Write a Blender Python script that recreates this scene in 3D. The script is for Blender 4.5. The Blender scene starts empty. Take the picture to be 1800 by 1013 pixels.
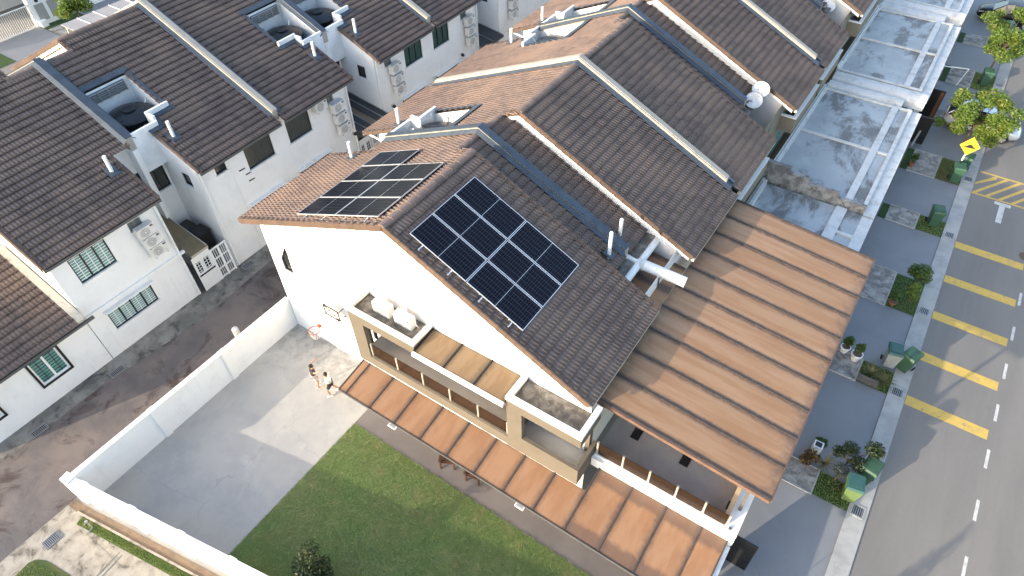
import bpy, math, random
import numpy as np
from mathutils import Matrix, Vector
random.seed(7); rng = np.random.default_rng(7)
scene = bpy.context.scene
COL = scene.collection
R = math.radians
# ------------------------------------------------------------------ camera
CAM = Vector((19.58, -10.69, 23.2))
def cam_setup():
    p, yaw, roll = R(46.62), R(35.03), R(-1.458)
    fw = Vector((-math.sin(yaw)*math.cos(p), math.cos(yaw)*math.cos(p), -math.sin(p)))
    rt = Vector((math.cos(yaw), math.sin(yaw), 0)); up = rt.cross(fw)
    r2 = rt*math.cos(roll)+up*math.sin(roll); u2 = up*math.cos(roll)-rt*math.sin(roll)
    m = Matrix((r2, u2, -fw)).transposed().to_4x4(); m.translation = CAM
    cd = bpy.data.cameras.new('camera'); co = bpy.data.objects.new('camera', cd); COL.objects.link(co)
    cd.sensor_width = 36; cd.lens = 36*1166.05/1800; cd.clip_start = .5; cd.clip_end = 600
    co.matrix_world = m; scene.camera = co
cam_setup()
# ------------------------------------------------------------------ sky and sun (low, from the lane side)
SUN_EL = R(16.2); SUN_TO = Vector((-.418*math.cos(SUN_EL), -.908*math.cos(SUN_EL), math.sin(SUN_EL))).normalized()
w = bpy.data.worlds.new('World'); scene.world = w; w.use_nodes = True
nt = w.node_tree; bg = nt.nodes['Background']
sky = nt.nodes.new('ShaderNodeTexSky'); sky.sky_type = 'NISHITA'; sky.sun_disc = False
sky.sun_elevation = SUN_EL; sky.sun_rotation = math.atan2(SUN_TO.x, SUN_TO.y); sky.air_density = 1.0; sky.dust_density = 2.2; sky.ozone_density = .8
nt.links.new(sky.outputs[0], bg.inputs[0]); bg.inputs[1].default_value = .15
sd = bpy.data.lights.new('sun', 'SUN'); sd.energy = 2.0; sd.angle = R(.55); sd.color = (1, .86, .68)
so = bpy.data.objects.new('sun', sd); COL.objects.link(so); so.rotation_euler = SUN_TO.to_track_quat('Z', 'Y').to_euler()
so.location = (-30, -60, 40)
vs = scene.view_settings; vs.view_transform = 'Standard'; vs.look = 'None'; vs.gamma = 1; vs.use_curve_mapping = False
vs.exposure = 1.9
scene.render.engine = 'CYCLES'
# ------------------------------------------------------------------ materials
M = {}
def nodes(name):
    m = bpy.data.materials.new(name); m.use_nodes = True; M[name] = m
    n = m.node_tree.nodes; return m, m.node_tree, n, m.node_tree.links, n['Principled BSDF']
def mix(nt_, fac, a, b, mode='MIX'):
    x = nt_.nodes.new('ShaderNodeMix'); x.data_type = 'RGBA'; x.blend_type = mode
    L = nt_.links
    for s, v in ((x.inputs[0], fac), (x.inputs[6], a), (x.inputs[7], b)):
        if hasattr(v, 'links'): L.new(v, s)
        elif isinstance(v, (int, float)): s.default_value = v
        else: s.default_value = (*v, 1)
    return x.outputs[2]
def math_(nt_, op, a, b=0., c=None):
    x = nt_.nodes.new('ShaderNodeMath'); x.operation = op
    for s, v in zip(x.inputs, (a, b, c)):
        if v is None: continue
        if hasattr(v, 'links'): nt_.links.new(v, s)
        else: s.default_value = v
    return x.outputs[0]
def ramp(nt_, fac, a, b, hard=False):
    x = nt_.nodes.new('ShaderNodeMapRange'); x.interpolation_type = 'SMOOTHSTEP'
    nt_.links.new(fac, x.inputs[0]); x.inputs[1].default_value = a; x.inputs[2].default_value = b
    return x.outputs[0]
def noise(nt_, scale, detail=5, rough=.6, vec=None, stretch=None, dist=0):
    n = nt_.nodes.new('ShaderNodeTexNoise'); n.inputs['Scale'].default_value = scale
    n.inputs['Detail'].default_value = detail; n.inputs['Roughness'].default_value = rough; n.inputs['Distortion'].default_value = dist
    if vec is None:
        g = nt_.nodes.new('ShaderNodeNewGeometry'); vec = g.outputs['Position']
    if stretch:
        mp = nt_.nodes.new('ShaderNodeMapping'); mp.inputs['Scale'].default_value = stretch
        nt_.links.new(vec, mp.inputs[0]); vec = mp.outputs[0]
    nt_.links.new(vec, n.inputs['Vector']); return n.outputs[0]
def bump(nt_, b, h, dist=.01, strength=.5):
    x = nt_.nodes.new('ShaderNodeBump'); x.inputs['Distance'].default_value = dist; x.inputs['Strength'].default_value = strength
    nt_.links.new(h, x.inputs['Height']); nt_.links.new(x.outputs[0], b.inputs['Normal'])
def mat(name, col, rough=.7, col2=None, scale=3., lo=.35, hi=.7, metal=0., fine=.12, fscale=40., bmp=0., spec=.4, stretch=None, stain=None, sscale=.8, slo=.55, shi=.75, trans=0.):
    """base colour, a second colour by broad noise, an optional third for stains, and fine grain"""
    m, t, n, L, b = nodes(name)
    c = col
    if col2: c = mix(t, ramp(t, noise(t, scale, 6, .62, stretch=stretch, dist=.3), lo, hi), col, col2)
    if stain: c = mix(t, ramp(t, noise(t, sscale, 8, .7, dist=.8), slo, shi), c, stain)
    if fine:
        f = noise(t, fscale, 3, .7)
        k = t.nodes.new('ShaderNodeMapRange'); L.new(f, k.inputs[0]); k.inputs[1].default_value = .2; k.inputs[2].default_value = .8
        k.inputs[3].default_value = 1-fine; k.inputs[4].default_value = 1+fine
        vm = t.nodes.new('ShaderNodeVectorMath'); vm.operation = 'SCALE'
        if hasattr(c, 'links'): L.new(c, vm.inputs[0])
        else: vm.inputs[0].default_value = c
        L.new(k.outputs[0], vm.inputs['Scale']); c = vm.outputs[0]
        if bmp: bump(t, b, f, bmp)
    if hasattr(c, 'links'): L.new(c, b.inputs['Base Color'])
    else: b.inputs['Base Color'].default_value = (*c, 1)
    b.inputs['Roughness'].default_value = rough; b.inputs['Metallic'].default_value = metal; b.inputs['Specular IOR Level'].default_value = spec
    return m
def wall_mat():
    m, t, n, L, b = nodes('white')
    c = mix(t, ramp(t, noise(t, 1.1, 6, .65), .45, .8), (.80, .80, .785), (.71, .71, .70))
    c = mix(t, math_(t, 'MULTIPLY', ramp(t, noise(t, 2.6, 6, .7, stretch=(1.4, 1.4, .07)), .56, .78), .5), c, (.55, .54, .51))
    c = mix(t, math_(t, 'MULTIPLY', ramp(t, noise(t, .8, 8, .72, dist=.6), .62, .8), .45), c, (.52, .51, .47))
    L.new(c, b.inputs['Base Color']); b.inputs['Roughness'].default_value = .8
    bump(t, b, noise(t, 30, 4, .7), .003, .3)
wall_mat()
mat('white_paint', (.82, .82, .81), .5, fine=.03)
mat('white_pipe', (.78, .78, .76), .45, (.62, .6, .56), 6, .55, .8, fine=.03)
mat('white_dirty', (.62, .63, .62), .8, (.48, .48, .465), 2.2, .4, .75, fine=.06, stain=(.25, .23, .21), sscale=2.2, slo=.6, shi=.8, bmp=.003)
mat('coping', (.72, .71, .67), .8, (.55, .53, .48), 2.5, .5, .8, fine=.05)
mat('cream', (.36, .335, .29), .8, (.28, .265, .235), 1.5, .45, .75, fine=.05)
mat('beige', (.118, .102, .081), .85, (.104, .09, .071), 1.4, .4, .7, fine=.04)
mat('beige_dark', (.20, .175, .13), .85, fine=.04)
mat('flashing', (.075, .095, .12), .5, (.055, .07, .09), 2, .4, .7, metal=.3, fine=.05)
mat('gutter_cream', (.45, .42, .36), .6, (.25, .22, .18), 5, .5, .75, fine=.05)
mat('gutter_dark', (.09, .09, .09), .55, fine=.08)
mat('deck', (.035, .03, .028), .9)
mat('ground', (.30, .29, .27), .9, (.22, .21, .2), .5, fine=.1)
mat('lane', (.19, .158, .142), .9, (.115, .105, .105), .45, .35, .65, fine=.10, fscale=30, stain=(.062, .045, .042), sscale=.55, slo=.5, shi=.66, bmp=.006)
def court_mat():
    m, t, n, L, b = nodes('court')
    g = n.new('ShaderNodeNewGeometry'); sx = n.new('ShaderNodeSeparateXYZ'); L.new(g.outputs['Position'], sx.inputs[0])
    c = mix(t, ramp(t, noise(t, .55, 6, .62, dist=.3), .35, .7), (.385, .375, .355), (.32, .32, .312))
    c = mix(t, math_(t, 'MULTIPLY', ramp(t, noise(t, .4, 8, .7, dist=.8), .52, .7), .7), c, (.44, .435, .42))
    c = mix(t, math_(t, 'MULTIPLY', ramp(t, noise(t, 1.4, 8, .74), .56, .72), .35), c, (.235, .23, .22))
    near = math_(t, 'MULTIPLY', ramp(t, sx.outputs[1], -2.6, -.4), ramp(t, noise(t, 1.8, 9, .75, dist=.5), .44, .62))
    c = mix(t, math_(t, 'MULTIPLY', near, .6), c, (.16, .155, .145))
    v = n.new('ShaderNodeTexVoronoi'); v.feature = 'DISTANCE_TO_EDGE'; v.inputs['Scale'].default_value = .16
    ad = n.new('ShaderNodeVectorMath'); ad.operation = 'ADD'; nz = n.new('ShaderNodeTexNoise'); nz.inputs['Scale'].default_value = 1.2; L.new(g.outputs['Position'], nz.inputs['Vector'])
    L.new(g.outputs['Position'], ad.inputs[0]); L.new(nz.outputs['Color'], ad.inputs[1]); L.new(ad.outputs[0], v.inputs['Vector'])
    c = mix(t, math_(t, 'MULTIPLY', math_(t, 'LESS_THAN', v.outputs['Distance'], .0022), .22), c, (.17, .165, .16))
    fn = noise(t, 35, 4, .7); c = mix(t, math_(t, 'MULTIPLY', ramp(t, fn, .5, .75), .18), c, (.22, .215, .21))
    L.new(c, b.inputs['Base Color']); b.inputs['Roughness'].default_value = .85; bump(t, b, fn, .003, .5)
court_mat()
mat('drain_strip', (.30, .28, .245), .9, (.15, .145, .13), .9, .3, .65, fine=.15, fscale=18, stain=(.075, .07, .062), sscale=1.3, slo=.48, shi=.68, bmp=.008)
mat('apron', (.37, .34, .29), .9, (.26, .235, .195), 2.2, .35, .65, fine=.14, fscale=30, stain=(.10, .085, .07), sscale=2.2, slo=.50, shi=.68, bmp=.008)
mat('road', (.205, .193, .178), .9, (.165, .158, .148), .35, .35, .7, fine=.2, fscale=55, stain=(.125, .118, .11), sscale=1.1, slo=.6, shi=.85, bmp=.005, stretch=(1.6, .22, 1))
mat('drive', (.215, .222, .235), .6, (.195, .202, .215), .7, .35, .7, fine=.06, fscale=30)
mat('kerb', (.40, .40, .385), .9, (.30, .30, .29), 1.2, .35, .7, fine=.1, fscale=20, stain=(.18, .17, .16), sscale=1.6, slo=.6, shi=.78, bmp=.004)
mat('slab', (.40, .39, .36), .9, (.20, .19, .18), 2.4, .35, .62, fine=.14, fscale=18, stain=(.10, .095, .09), sscale=3, slo=.52, shi=.68, bmp=.004)
mat('walk', (.165, .148, .14), .7, (.135, .12, .115), .6, .35, .7, fine=.07, fscale=30)
mat('balcony', (.38, .37, .35), .7, (.33, .32, .305), 1, fine=.05)
mat('soil', (.20, .145, .10), .95, (.14, .105, .08), 3, fine=.2, fscale=30, bmp=.02)
mat('moss_slab', (.21, .19, .165), .95, (.095, .085, .075), 3.0, .35, .62, fine=.2, fscale=22, stain=(.33, .31, .27), sscale=1.8, slo=.58, shi=.75, bmp=.008)
mat('lawn_base', (.17, .23, .08), .95, (.21, .235, .095), .55, .4, .65, fine=.25, fscale=60, stain=(.24, .20, .10), sscale=.9, slo=.52, shi=.74, bmp=.02)
mat('verge_grass', (.05, .085, .022), .95, (.085, .09, .035), 1.3, .4, .65, fine=.3, fscale=50, stain=(.13, .10, .055), sscale=1.4, slo=.55, shi=.75, bmp=.02)
mat('turf', (.03, .065, .018), .95, (.04, .075, .02), 2, fine=.2, fscale=60, bmp=.015)
mat('yellow_line', (.60, .40, .09), .8, (.48, .34, .11), 3, .4, .7, fine=.18, fscale=35, stain=(.27, .22, .14), sscale=5, slo=.54, shi=.70)
mat('white_line', (.58, .57, .55), .8, (.42, .42, .40), 5, fine=.16, fscale=40, stain=(.24, .235, .225), sscale=7, slo=.56, shi=.72)
mat('black_metal', (.012, .012, .013), .45, fine=.1)
mat('gate_wood', (.16, .075, .035), .6, (.12, .055, .025), 6, fine=.1)
mat('grey_metal', (.30, .31, .32), .4, metal=.5)
mat('alu', (.72, .74, .76), .35, metal=.6, fine=0)
mat('dark_frame', (.02, .021, .023), .4, fine=0)
mat('post_metal', (.42, .39, .34), .45, metal=.3, fine=0)
mat('ac_white', (.70, .69, .66), .6, (.58, .56, .52), 4, fine=.03)
mat('ac_grille', (.30, .30, .29), .6, fine=0)
mat('tank', (.012, .013, .016), .38, (.02, .021, .024), 3, fine=.05)
mat('well', (.74, .77, .79), .85, (.62, .65, .67), 1.5, fine=.04)
mat('lean_brown', (.20, .155, .085), .5, (.15, .12, .07), 2, fine=.06)
mat('lean_dark', (.035, .038, .043), .5, (.05, .052, .056), 1.5, fine=.08)
mat('bark', (.12, .09, .06), .9, fine=.2)
mat('terracotta', (.30, .11, .055), .8, fine=.1)
mat('pot_white', (.78, .78, .76), .5, fine=.03)
mat('bin_green', (.032, .085, .05), .55, (.042, .10, .062), 4, fine=.05)
mat('bin_light', (.12, .18, .065), .5, fine=.05)
mat('bin_grey', (.27, .29, .29), .5, fine=.05)
mat('bin_lid', (.035, .10, .09), .45, fine=.05)
mat('rubber', (.012, .012, .012), .8, fine=.1)
mat('car_glass', (.012, .014, .017), .08, fine=0, spec=.6)
mat('chrome', (.55, .56, .58), .25, metal=.9, fine=0)
mat('lamp_glass', (.65, .66, .68), .15, fine=0)
mat('sign_yellow', (.80, .56, .02), .5, fine=.03)
mat('skin', (.42, .24, .16), .6, fine=.05)
mat('hair', (.015, .011, .009), .6, fine=.1)
mat('shirt_dark', (.04, .028, .03), .85, fine=.1)
mat('shirt_white', (.74, .73, .71), .85, fine=.05)
mat('shorts_black', (.02, .02, .022), .85, fine=.1)
mat('shorts_pale', (.50, .47, .43), .85, fine=.1)
mat('orange', (.33, .075, .05), .5, fine=0)
mat('net', (.75, .70, .68), .8, fine=0)
mat('wood_red', (.085, .04, .028), .55, (.06, .028, .02), 6, fine=.1)
mat('batten', (.045, .036, .033), .7, (.07, .055, .048), 4, fine=.1)
mat('trim_brown', (.15, .09, .065), .6, (.11, .07, .05), 3, fine=.08)
mat('manhole', (.13, .085, .065), .8, (.09, .065, .05), 8, fine=.2)
mat('parapet_tan', (.60, .42, .24), .7, fine=.05)
mat('curtain_glass', (.035, .038, .035), .12, (.07, .075, .065), 6, .45, .7, fine=0, stretch=(1, 4, .4), spec=.6)
mat('green_glass', (.012, .05, .038), .1, (.02, .075, .058), 3, .4, .7, fine=0, stretch=(1, 4, .3), spec=.6)
mat('teal_glass', (.16, .34, .30), .12, (.10, .26, .23), 3, .4, .7, fine=0, spec=.6)
mat('dark_glass', (.02, .024, .026), .1, fine=0, spec=.6)
def smoke():
    m, t, n, L, b = nodes('smoke_glass')
    b.inputs['Base Color'].default_value = (.05, .032, .022, 1); b.inputs['Roughness'].default_value = .1
    tr = n.new('ShaderNodeBsdfTransparent'); tr.inputs[0].default_value = (.42, .31, .24, 1); ms = n.new('ShaderNodeMixShader'); ms.inputs[0].default_value = .62
    L.new(b.outputs[0], ms.inputs[1]); L.new(tr.outputs[0], ms.inputs[2]); L.new(ms.outputs[0], n['Material Output'].inputs[0])
smoke()
mat('dish', (.62, .64, .65), .5, (.5, .5, .5), 5, fine=.03)
mat('awning_pale', (.33, .31, .30), .5, (.29, .27, .26), 1, fine=.04)
def tile_mat(name, dark, light, warm):
    m, t, n, L, b = nodes(name)
    g = n.new('ShaderNodeNewGeometry'); oi = n.new('ShaderNodeObjectInfo')
    r = math_(t, 'FRACT', math_(t, 'ADD', g.outputs['Random Per Island'], oi.outputs['Random']))
    c = mix(t, r, dark, light)
    c = mix(t, ramp(t, noise(t, .55, 5, .6), .42, .68), c, warm)
    sp = noise(t, 22, 4, .75)
    c = mix(t, math_(t, 'MULTIPLY', ramp(t, sp, .58, .72), .45), c, (.22, .20, .175))
    c = mix(t, math_(t, 'MULTIPLY', ramp(t, noise(t, 1.3, 6, .7), .62, .8), .5), c, (.035, .032, .032))
    L.new(c, b.inputs['Base Color']); b.inputs['Roughness'].default_value = .62; b.inputs['Specular IOR Level'].default_value = .35
    bump(t, b, sp, .004, .5)
tile_mat('tile', (.125, .092, .080), (.182, .132, .112), (.212, .15, .12))
tile_mat('tile_cap', (.075, .052, .041), (.105, .071, .055), (.115, .076, .057))
def canopy_mat(name, base, pale, soot, half, length):
    """dusty brown sheet: soot gathers along the battens (local y = +-half) and at the low end"""
    m, t, n, L, b = nodes(name)
    tc = n.new('ShaderNodeTexCoord'); sx = n.new('ShaderNodeSeparateXYZ'); L.new(tc.outputs['Object'], sx.inputs[0])
    oi = n.new('ShaderNodeObjectInfo')
    n1 = noise(t, 1.3, 7, .68, stretch=(.22, 2.2, 1) if half < .57 and length > 2 else (1.6, .35, 1)); n2 = noise(t, 3.5, 6, .7, dist=.6)
    c = mix(t, ramp(t, n1, .38, .62), base, pale)
    c = mix(t, math_(t, 'MULTIPLY', oi.outputs['Random'], .35), c, tuple(v*.8 for v in base))
    d = math_(t, 'ADD', math_(t, 'DIVIDE', math_(t, 'ABSOLUTE', sx.outputs[1]), half), math_(t, 'MULTIPLY', math_(t, 'SUBTRACT', n2, .5), .5))
    c = mix(t, math_(t, 'MULTIPLY', ramp(t, d, .66, 1.06), .85), c, soot)
    e = math_(t, 'ADD', math_(t, 'DIVIDE', math_(t, 'ABSOLUTE', sx.outputs[0]), length), math_(t, 'MULTIPLY', math_(t, 'SUBTRACT', n2, .5), .4))
    c = mix(t, math_(t, 'MULTIPLY', ramp(t, e, .80, 1.06), .7), c, soot)
    c = mix(t, math_(t, 'MULTIPLY', ramp(t, noise(t, 9, 6, .75), .60, .75), .35), c, tuple(v*1.35 for v in pale))
    c = mix(t, math_(t, 'MULTIPLY', ramp(t, noise(t, .9, 6, .7, dist=1), .6, .8), .4), c, soot)
    L.new(c, b.inputs['Base Color']); b.inputs['Roughness'].default_value = .5; b.inputs['Specular IOR Level'].default_value = .35
    bump(t, b, n2, .004, .3)
canopy_mat('canopy_big', (.285, .158, .082), (.345, .215, .128), (.075, .058, .052), .56, 2.95)
canopy_mat('canopy_low', (.235, .128, .07), (.28, .17, .103), (.085, .058, .048), .58, .78)
canopy_mat('canopy_up', (.155, .10, .055), (.20, .14, .084), (.075, .055, .038), .55, .6)
def flat_roof_mat(name):
    m, t, n, L, b = nodes(name)
    c = mix(t, ramp(t, noise(t, .5, 5, .6), .35, .65), (.45, .475, .485), (.34, .365, .38))
    c = mix(t, math_(t, 'MULTIPLY', ramp(t, noise(t, .33, 10, .70, dist=.35, stretch=(1.5, .8, 1)), .485, .585), .85), c, (.13, .122, .116))
    c = mix(t, math_(t, 'MULTIPLY', ramp(t, noise(t, 2.6, 8, .75, dist=.2), .60, .68), .6), c, (.50, .51, .50))
    L.new(c, b.inputs['Base Color']); b.inputs['Roughness'].default_value = .55
flat_roof_mat('flat_roof')
def cell_mat():
    m, t, n, L, b = nodes('solar_cells')
    tc = n.new('ShaderNodeTexCoord'); sx = n.new('ShaderNodeSeparateXYZ'); L.new(tc.outputs['Object'], sx.inputs[0])
    def lines(src, pitch, wd):
        f = math_(t, 'FRACT', math_(t, 'DIVIDE', math_(t, 'ADD', src, 50*pitch), pitch))
        return math_(t, 'LESS_THAN', math_(t, 'ABSOLUTE', math_(t, 'SUBTRACT', f, .5)), wd)
    a = math_(t, 'MAXIMUM', lines(sx.outputs[0], .0925, .035), lines(sx.outputs[1], .182, .03))
    c = mix(t, a, (.0045, .0055, .011), (.05, .055, .075))
    L.new(c, b.inputs['Base Color']); b.inputs['Roughness'].default_value = .2; b.inputs['Specular IOR Level'].default_value = .14
cell_mat()
def leaf_mat(name, a, b_, warm):
    m, t, n, L, b = nodes(name)
    g = n.new('ShaderNodeNewGeometry')
    c = mix(t, g.outputs['Random Per Island'], a, b_)
    c = mix(t, ramp(t, noise(t, 1.6, 3), .5, .75), c, warm)
    L.new(c, b.inputs['Base Color']); b.inputs['Roughness'].default_value = .55
    tr = n.new('ShaderNodeBsdfTranslucent'); L.new(c, tr.inputs[0]); ms = n.new('ShaderNodeMixShader'); ms.inputs[0].default_value = .35
    L.new(b.outputs[0], ms.inputs[1]); L.new(tr.outputs[0], ms.inputs[2]); L.new(ms.outputs[0], n['Material Output'].inputs[0])
leaf_mat('leaf_bright', (.085, .16, .025), (.17, .24, .035), (.25, .27, .045))
leaf_mat('leaf_mid', (.05, .10, .02), (.09, .15, .03), (.12, .16, .03))
leaf_mat('leaf_dark', (.018, .038, .012), (.04, .065, .02), (.06, .075, .025))
leaf_mat('leaf_silver', (.10, .12, .11), (.20, .22, .20), (.13, .15, .12))
leaf_mat('leaf_straw', (.22, .19, .07), (.12, .14, .04), (.30, .25, .11))
leaf_mat('leaf_red', (.09, .03, .025), (.16, .12, .03), (.06, .04, .02))
leaf_mat('blade', (.17, .26, .078), (.25, .33, .10), (.40, .37, .17))
# ------------------------------------------------------------------ helpers
class MB:
    def __init__(s): s.v = []; s.f = []
    def add(s, vs_, fs):
        k = len(s.v); s.v += [tuple(p) for p in vs_]; s.f += [tuple(i+k for i in f) for f in fs]; return s
    def quad(s, *p): return s.add(p, [tuple(range(len(p)))])
    def box(s, x0, x1, y0, y1, z0, z1):
        return s.add([(x0,y0,z0),(x1,y0,z0),(x1,y1,z0),(x0,y1,z0),(x0,y0,z1),(x1,y0,z1),(x1,y1,z1),(x0,y1,z1)],
                     [(0,3,2,1),(4,5,6,7),(0,1,5,4),(1,2,6,5),(2,3,7,6),(3,0,4,7)])
    def hexa(s, lo, hi):   # 4 lower points, 4 upper points
        return s.add(list(lo)+list(hi), [(0,3,2,1),(4,5,6,7),(0,1,5,4),(1,2,6,5),(2,3,7,6),(3,0,4,7)])
    def prism(s, pts, off):  # closed polygon extruded along off
        n = len(pts); o = Vector(off); b = [Vector(p) for p in pts]
        return s.add(b+[p+o for p in b], [tuple(range(n)), tuple(range(2*n-1, n-1, -1))]+[(i, i+n, (i+1) % n+n, (i+1) % n) for i in range(n)])
    def tube(s, a, b, r, r2=None, n=10, cap=True):
        a = Vector(a); b = Vector(b); r2 = r if r2 is None else r2
        d = (b-a).normalized(); x = d.orthogonal().normalized(); y = d.cross(x)
        ring = [(x*math.cos(6.28318*i/n)+y*math.sin(6.28318*i/n)) for i in range(n)]
        f = [(i, (i+1) % n, (i+1) % n+n, i+n) for i in range(n)]
        if cap: f += [tuple(range(n-1, -1, -1)), tuple(range(n, 2*n))]
        return s.add([a+q*r for q in ring]+[b+q*r2 for q in ring], f)
    def lathe(s, prof, n=20, c=(0,0,0), cap=True):  # prof: list of (r,z)
        vs_ = [(c[0]+r*math.cos(6.28318*i/n), c[1]+r*math.sin(6.28318*i/n), c[2]+z) for r, z in prof for i in range(n)]
        f = [(k*n+i, k*n+(i+1) % n, (k+1)*n+(i+1) % n, (k+1)*n+i) for k in range(len(prof)-1) for i in range(n)]
        if cap: f += [tuple(range(n-1, -1, -1)), tuple(range((len(prof)-1)*n, len(prof)*n))]
        return s.add(vs_, f)
    def build(s, name, m, parent=None, local=False, smooth=False, kind=None):
        me = bpy.data.meshes.new(name); me.from_pydata([tuple(v) for v in s.v], [], s.f); me.validate()
        import bmesh
        bm = bmesh.new(); bm.from_mesh(me); bmesh.ops.recalc_face_normals(bm, faces=bm.faces); bm.to_mesh(me); bm.free()
        return link(name, me, m, parent, local, smooth, kind)
def link(name, me, m, parent=None, local=False, smooth=False, kind=None):
    if m and not me.materials: me.materials.append(M[m])
    if smooth: me.polygons.foreach_set('use_smooth', [True]*len(me.polygons))
    o = bpy.data.objects.new(name, me); COL.objects.link(o)
    if parent:
        o.parent = parent
        if parent.type == 'EMPTY' and not local: o.location = -Vector(parent.location)
    if kind: o['kind'] = kind
    return o
def raw_mesh(name, V, F):   # numpy: V (n,3), F (m,k) quads or tris
    me = bpy.data.meshes.new(name); V = np.asarray(V, np.float32); F = np.asarray(F, np.int32); k = F.shape[1]
    me.vertices.add(len(V)); me.vertices.foreach_set('co', V.ravel())
    me.loops.add(F.size); me.loops.foreach_set('vertex_index', F.ravel())
    me.polygons.add(len(F)); me.polygons.foreach_set('loop_start', np.arange(0, F.size, k, dtype=np.int32)); me.polygons.foreach_set('loop_total', np.full(len(F), k, np.int32))
    me.update(calc_edges=True); return me
def tag(o, label=None, cat=None, group=None, kind=None):
    if label: o['label'] = label
    if cat: o['category'] = cat
    if group: o['group'] = group
    if kind: o['kind'] = kind
    return o
def thing(name, label, cat, loc=(0,0,0), group=None, rz=0):
    o = bpy.data.objects.new(name, None); COL.objects.link(o); o.location = loc; o.rotation_euler = (0, 0, rz); o.empty_display_size = .2
    return tag(o, label, cat, group)
def copy_tree(o, parent=None):
    c = o.copy(); COL.objects.link(c); c.parent = parent
    for ch in o.children: copy_tree(ch, c)
    return c
def place(proto, first, loc, rz, label, group=None):
    o = proto if first else copy_tree(proto)
    o.location = loc; o.rotation_euler = (0, 0, rz); o['label'] = label
    if group: o['group'] = group
    return o
def struct(name, m, *quads, z=None):
    b = MB()
    for q in quads:
        if z is not None: q = [(p[0], p[1], z) for p in q]
        b.quad(*q)
    return tag(b.build(name, m), kind='structure')
def rect(x0, x1, y0, y1): return [(x0,y0),(x1,y0),(x1,y1),(x0,y1)]
# ------------------------------------------------------------------ the ground and the streets
struct('ground', 'ground', rect(-260, 260, -120, 380), z=0)
struct('back_lane', 'lane', rect(-4.55, -.66, -45, 75), z=.004)
struct('drain_strip', 'drain_strip', [(-5.6,-45),(-4.55,-45),(-4.5,-7),(-3.95,-2.2),(-4.3,2.2),(-4.5,75),(-5.6,75)], z=.008)
struct('road', 'road', rect(24.02, 31.6, -70, 160), z=.004)
struct('far_pavement', 'kerb', rect(31.6, 33.5, -70, 160), z=.06)
tag(MB().box(23.36, 24.02, -70, 160, -.2, .05).build('kerb', 'kerb'), kind='structure')
struct('driveway', 'drive', rect(20.2, 23.355, -70, 160), z=.008)
struct('court', 'court', [(-.02,-10.2),(5.85,-9.16),(5.85,-2.3),(5.85,.0),(-.02,.0)], z=.008)
struct('garden_walk', 'walk', [(5.85,-2.46),(20.2,-2.46),(20.2,-.0),(5.85,-.0)], z=.008)
LAWN = [(5.87,-9.15),(21.0,-6.5),(21.0,-2.48),(5.87,-2.48)]
def ragged(a, b, n, amp): return [(a[0]+(b[0]-a[0])*i/n+random.uniform(-amp, amp), a[1]+(b[1]-a[1])*i/n+random.uniform(-amp, amp)) for i in range(n)]
struct('lawn', 'lawn_base', ragged(LAWN[3], LAWN[0], 60, .025)+[LAWN[0], LAWN[1], LAWN[2]]+ragged((19.5,-2.49), LAWN[3], 120, .025), z=.012)
struct('side_apron', 'apron', rect(-.64, 22, -60, -11.2), [(-.64,-11.2),(.3,-11.2),(.15,-10.93),(-.64,-10.95)], z=.008)
struct('apron_edge', 'apron', [(.3,-11.19),(24,-7.05),(24,-11.19)], z=.012)
struct('wall_foot', 'soil', [(-.64,-10.94),(-.64,-10.66),(0,-10.60),(24,-6.4),(24,-6.85),(-.05,-10.93)], z=.012)
tag(MB().hexa([(-.09,-10.96,0),(24,-6.87,0),(24,-6.80,0),(-.09,-10.88,0)], [(-.09,-10.96,.05),(24,-6.87,.05),(24,-6.80,.05),(-.09,-10.88,.05)]).build('edging_kerb', 'apron'), kind='structure')
struct('grass_strip', 'verge_grass', [(.22,-10.91),(24,-6.87),(24,-7.2),(.32,-11.2)], z=.018)
struct('grass_patch', 'verge_grass', [(.05,-16),(.25,-13.4),(.2,-12.96),(.28,-12.78),(.4,-12.68),(.65,-12.56),(.96,-12.5),(1.9,-12.36),(4,-12.0),(4,-16)], z=.018)
for (x0, x1) in ((2.55, 2.60), (2.72, 2.77), (5.6, 5.65)):
    struct('apron_joint', 'drain_strip', [(x0+.12,-13.5),(x1+.12,-13.5),(x1,-10.86+.17*(x1-.3)),(x0,-10.86+.17*(x0-.3))] if 0 else [(x0+.2,-13.5),(x1+.2,-13.5),(x1-.02,-10.95),(x0-.02,-10.95)], z=.0165)
# across the left-hand street
struct('left_road', 'road', rect(-36, -29.8, -60, 120), z=.004)
struct('left_drive', 'drive', rect(-29.8, -26, -60, 120), rect(-39.95, -36, -60, 120), z=.008)
t = thing('manhole_cover', 'round rusty manhole cover in the road at the right edge', 'manhole', (27.15, 22.85, .008))
MB().lathe([(.36,0),(.36,.008)],24).build('cover', 'manhole', t, True); MB().lathe([(.42,0),(.42,.005),(.37,.005)],24,cap=False).build('frame', 'drain_strip', t, True)
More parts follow.
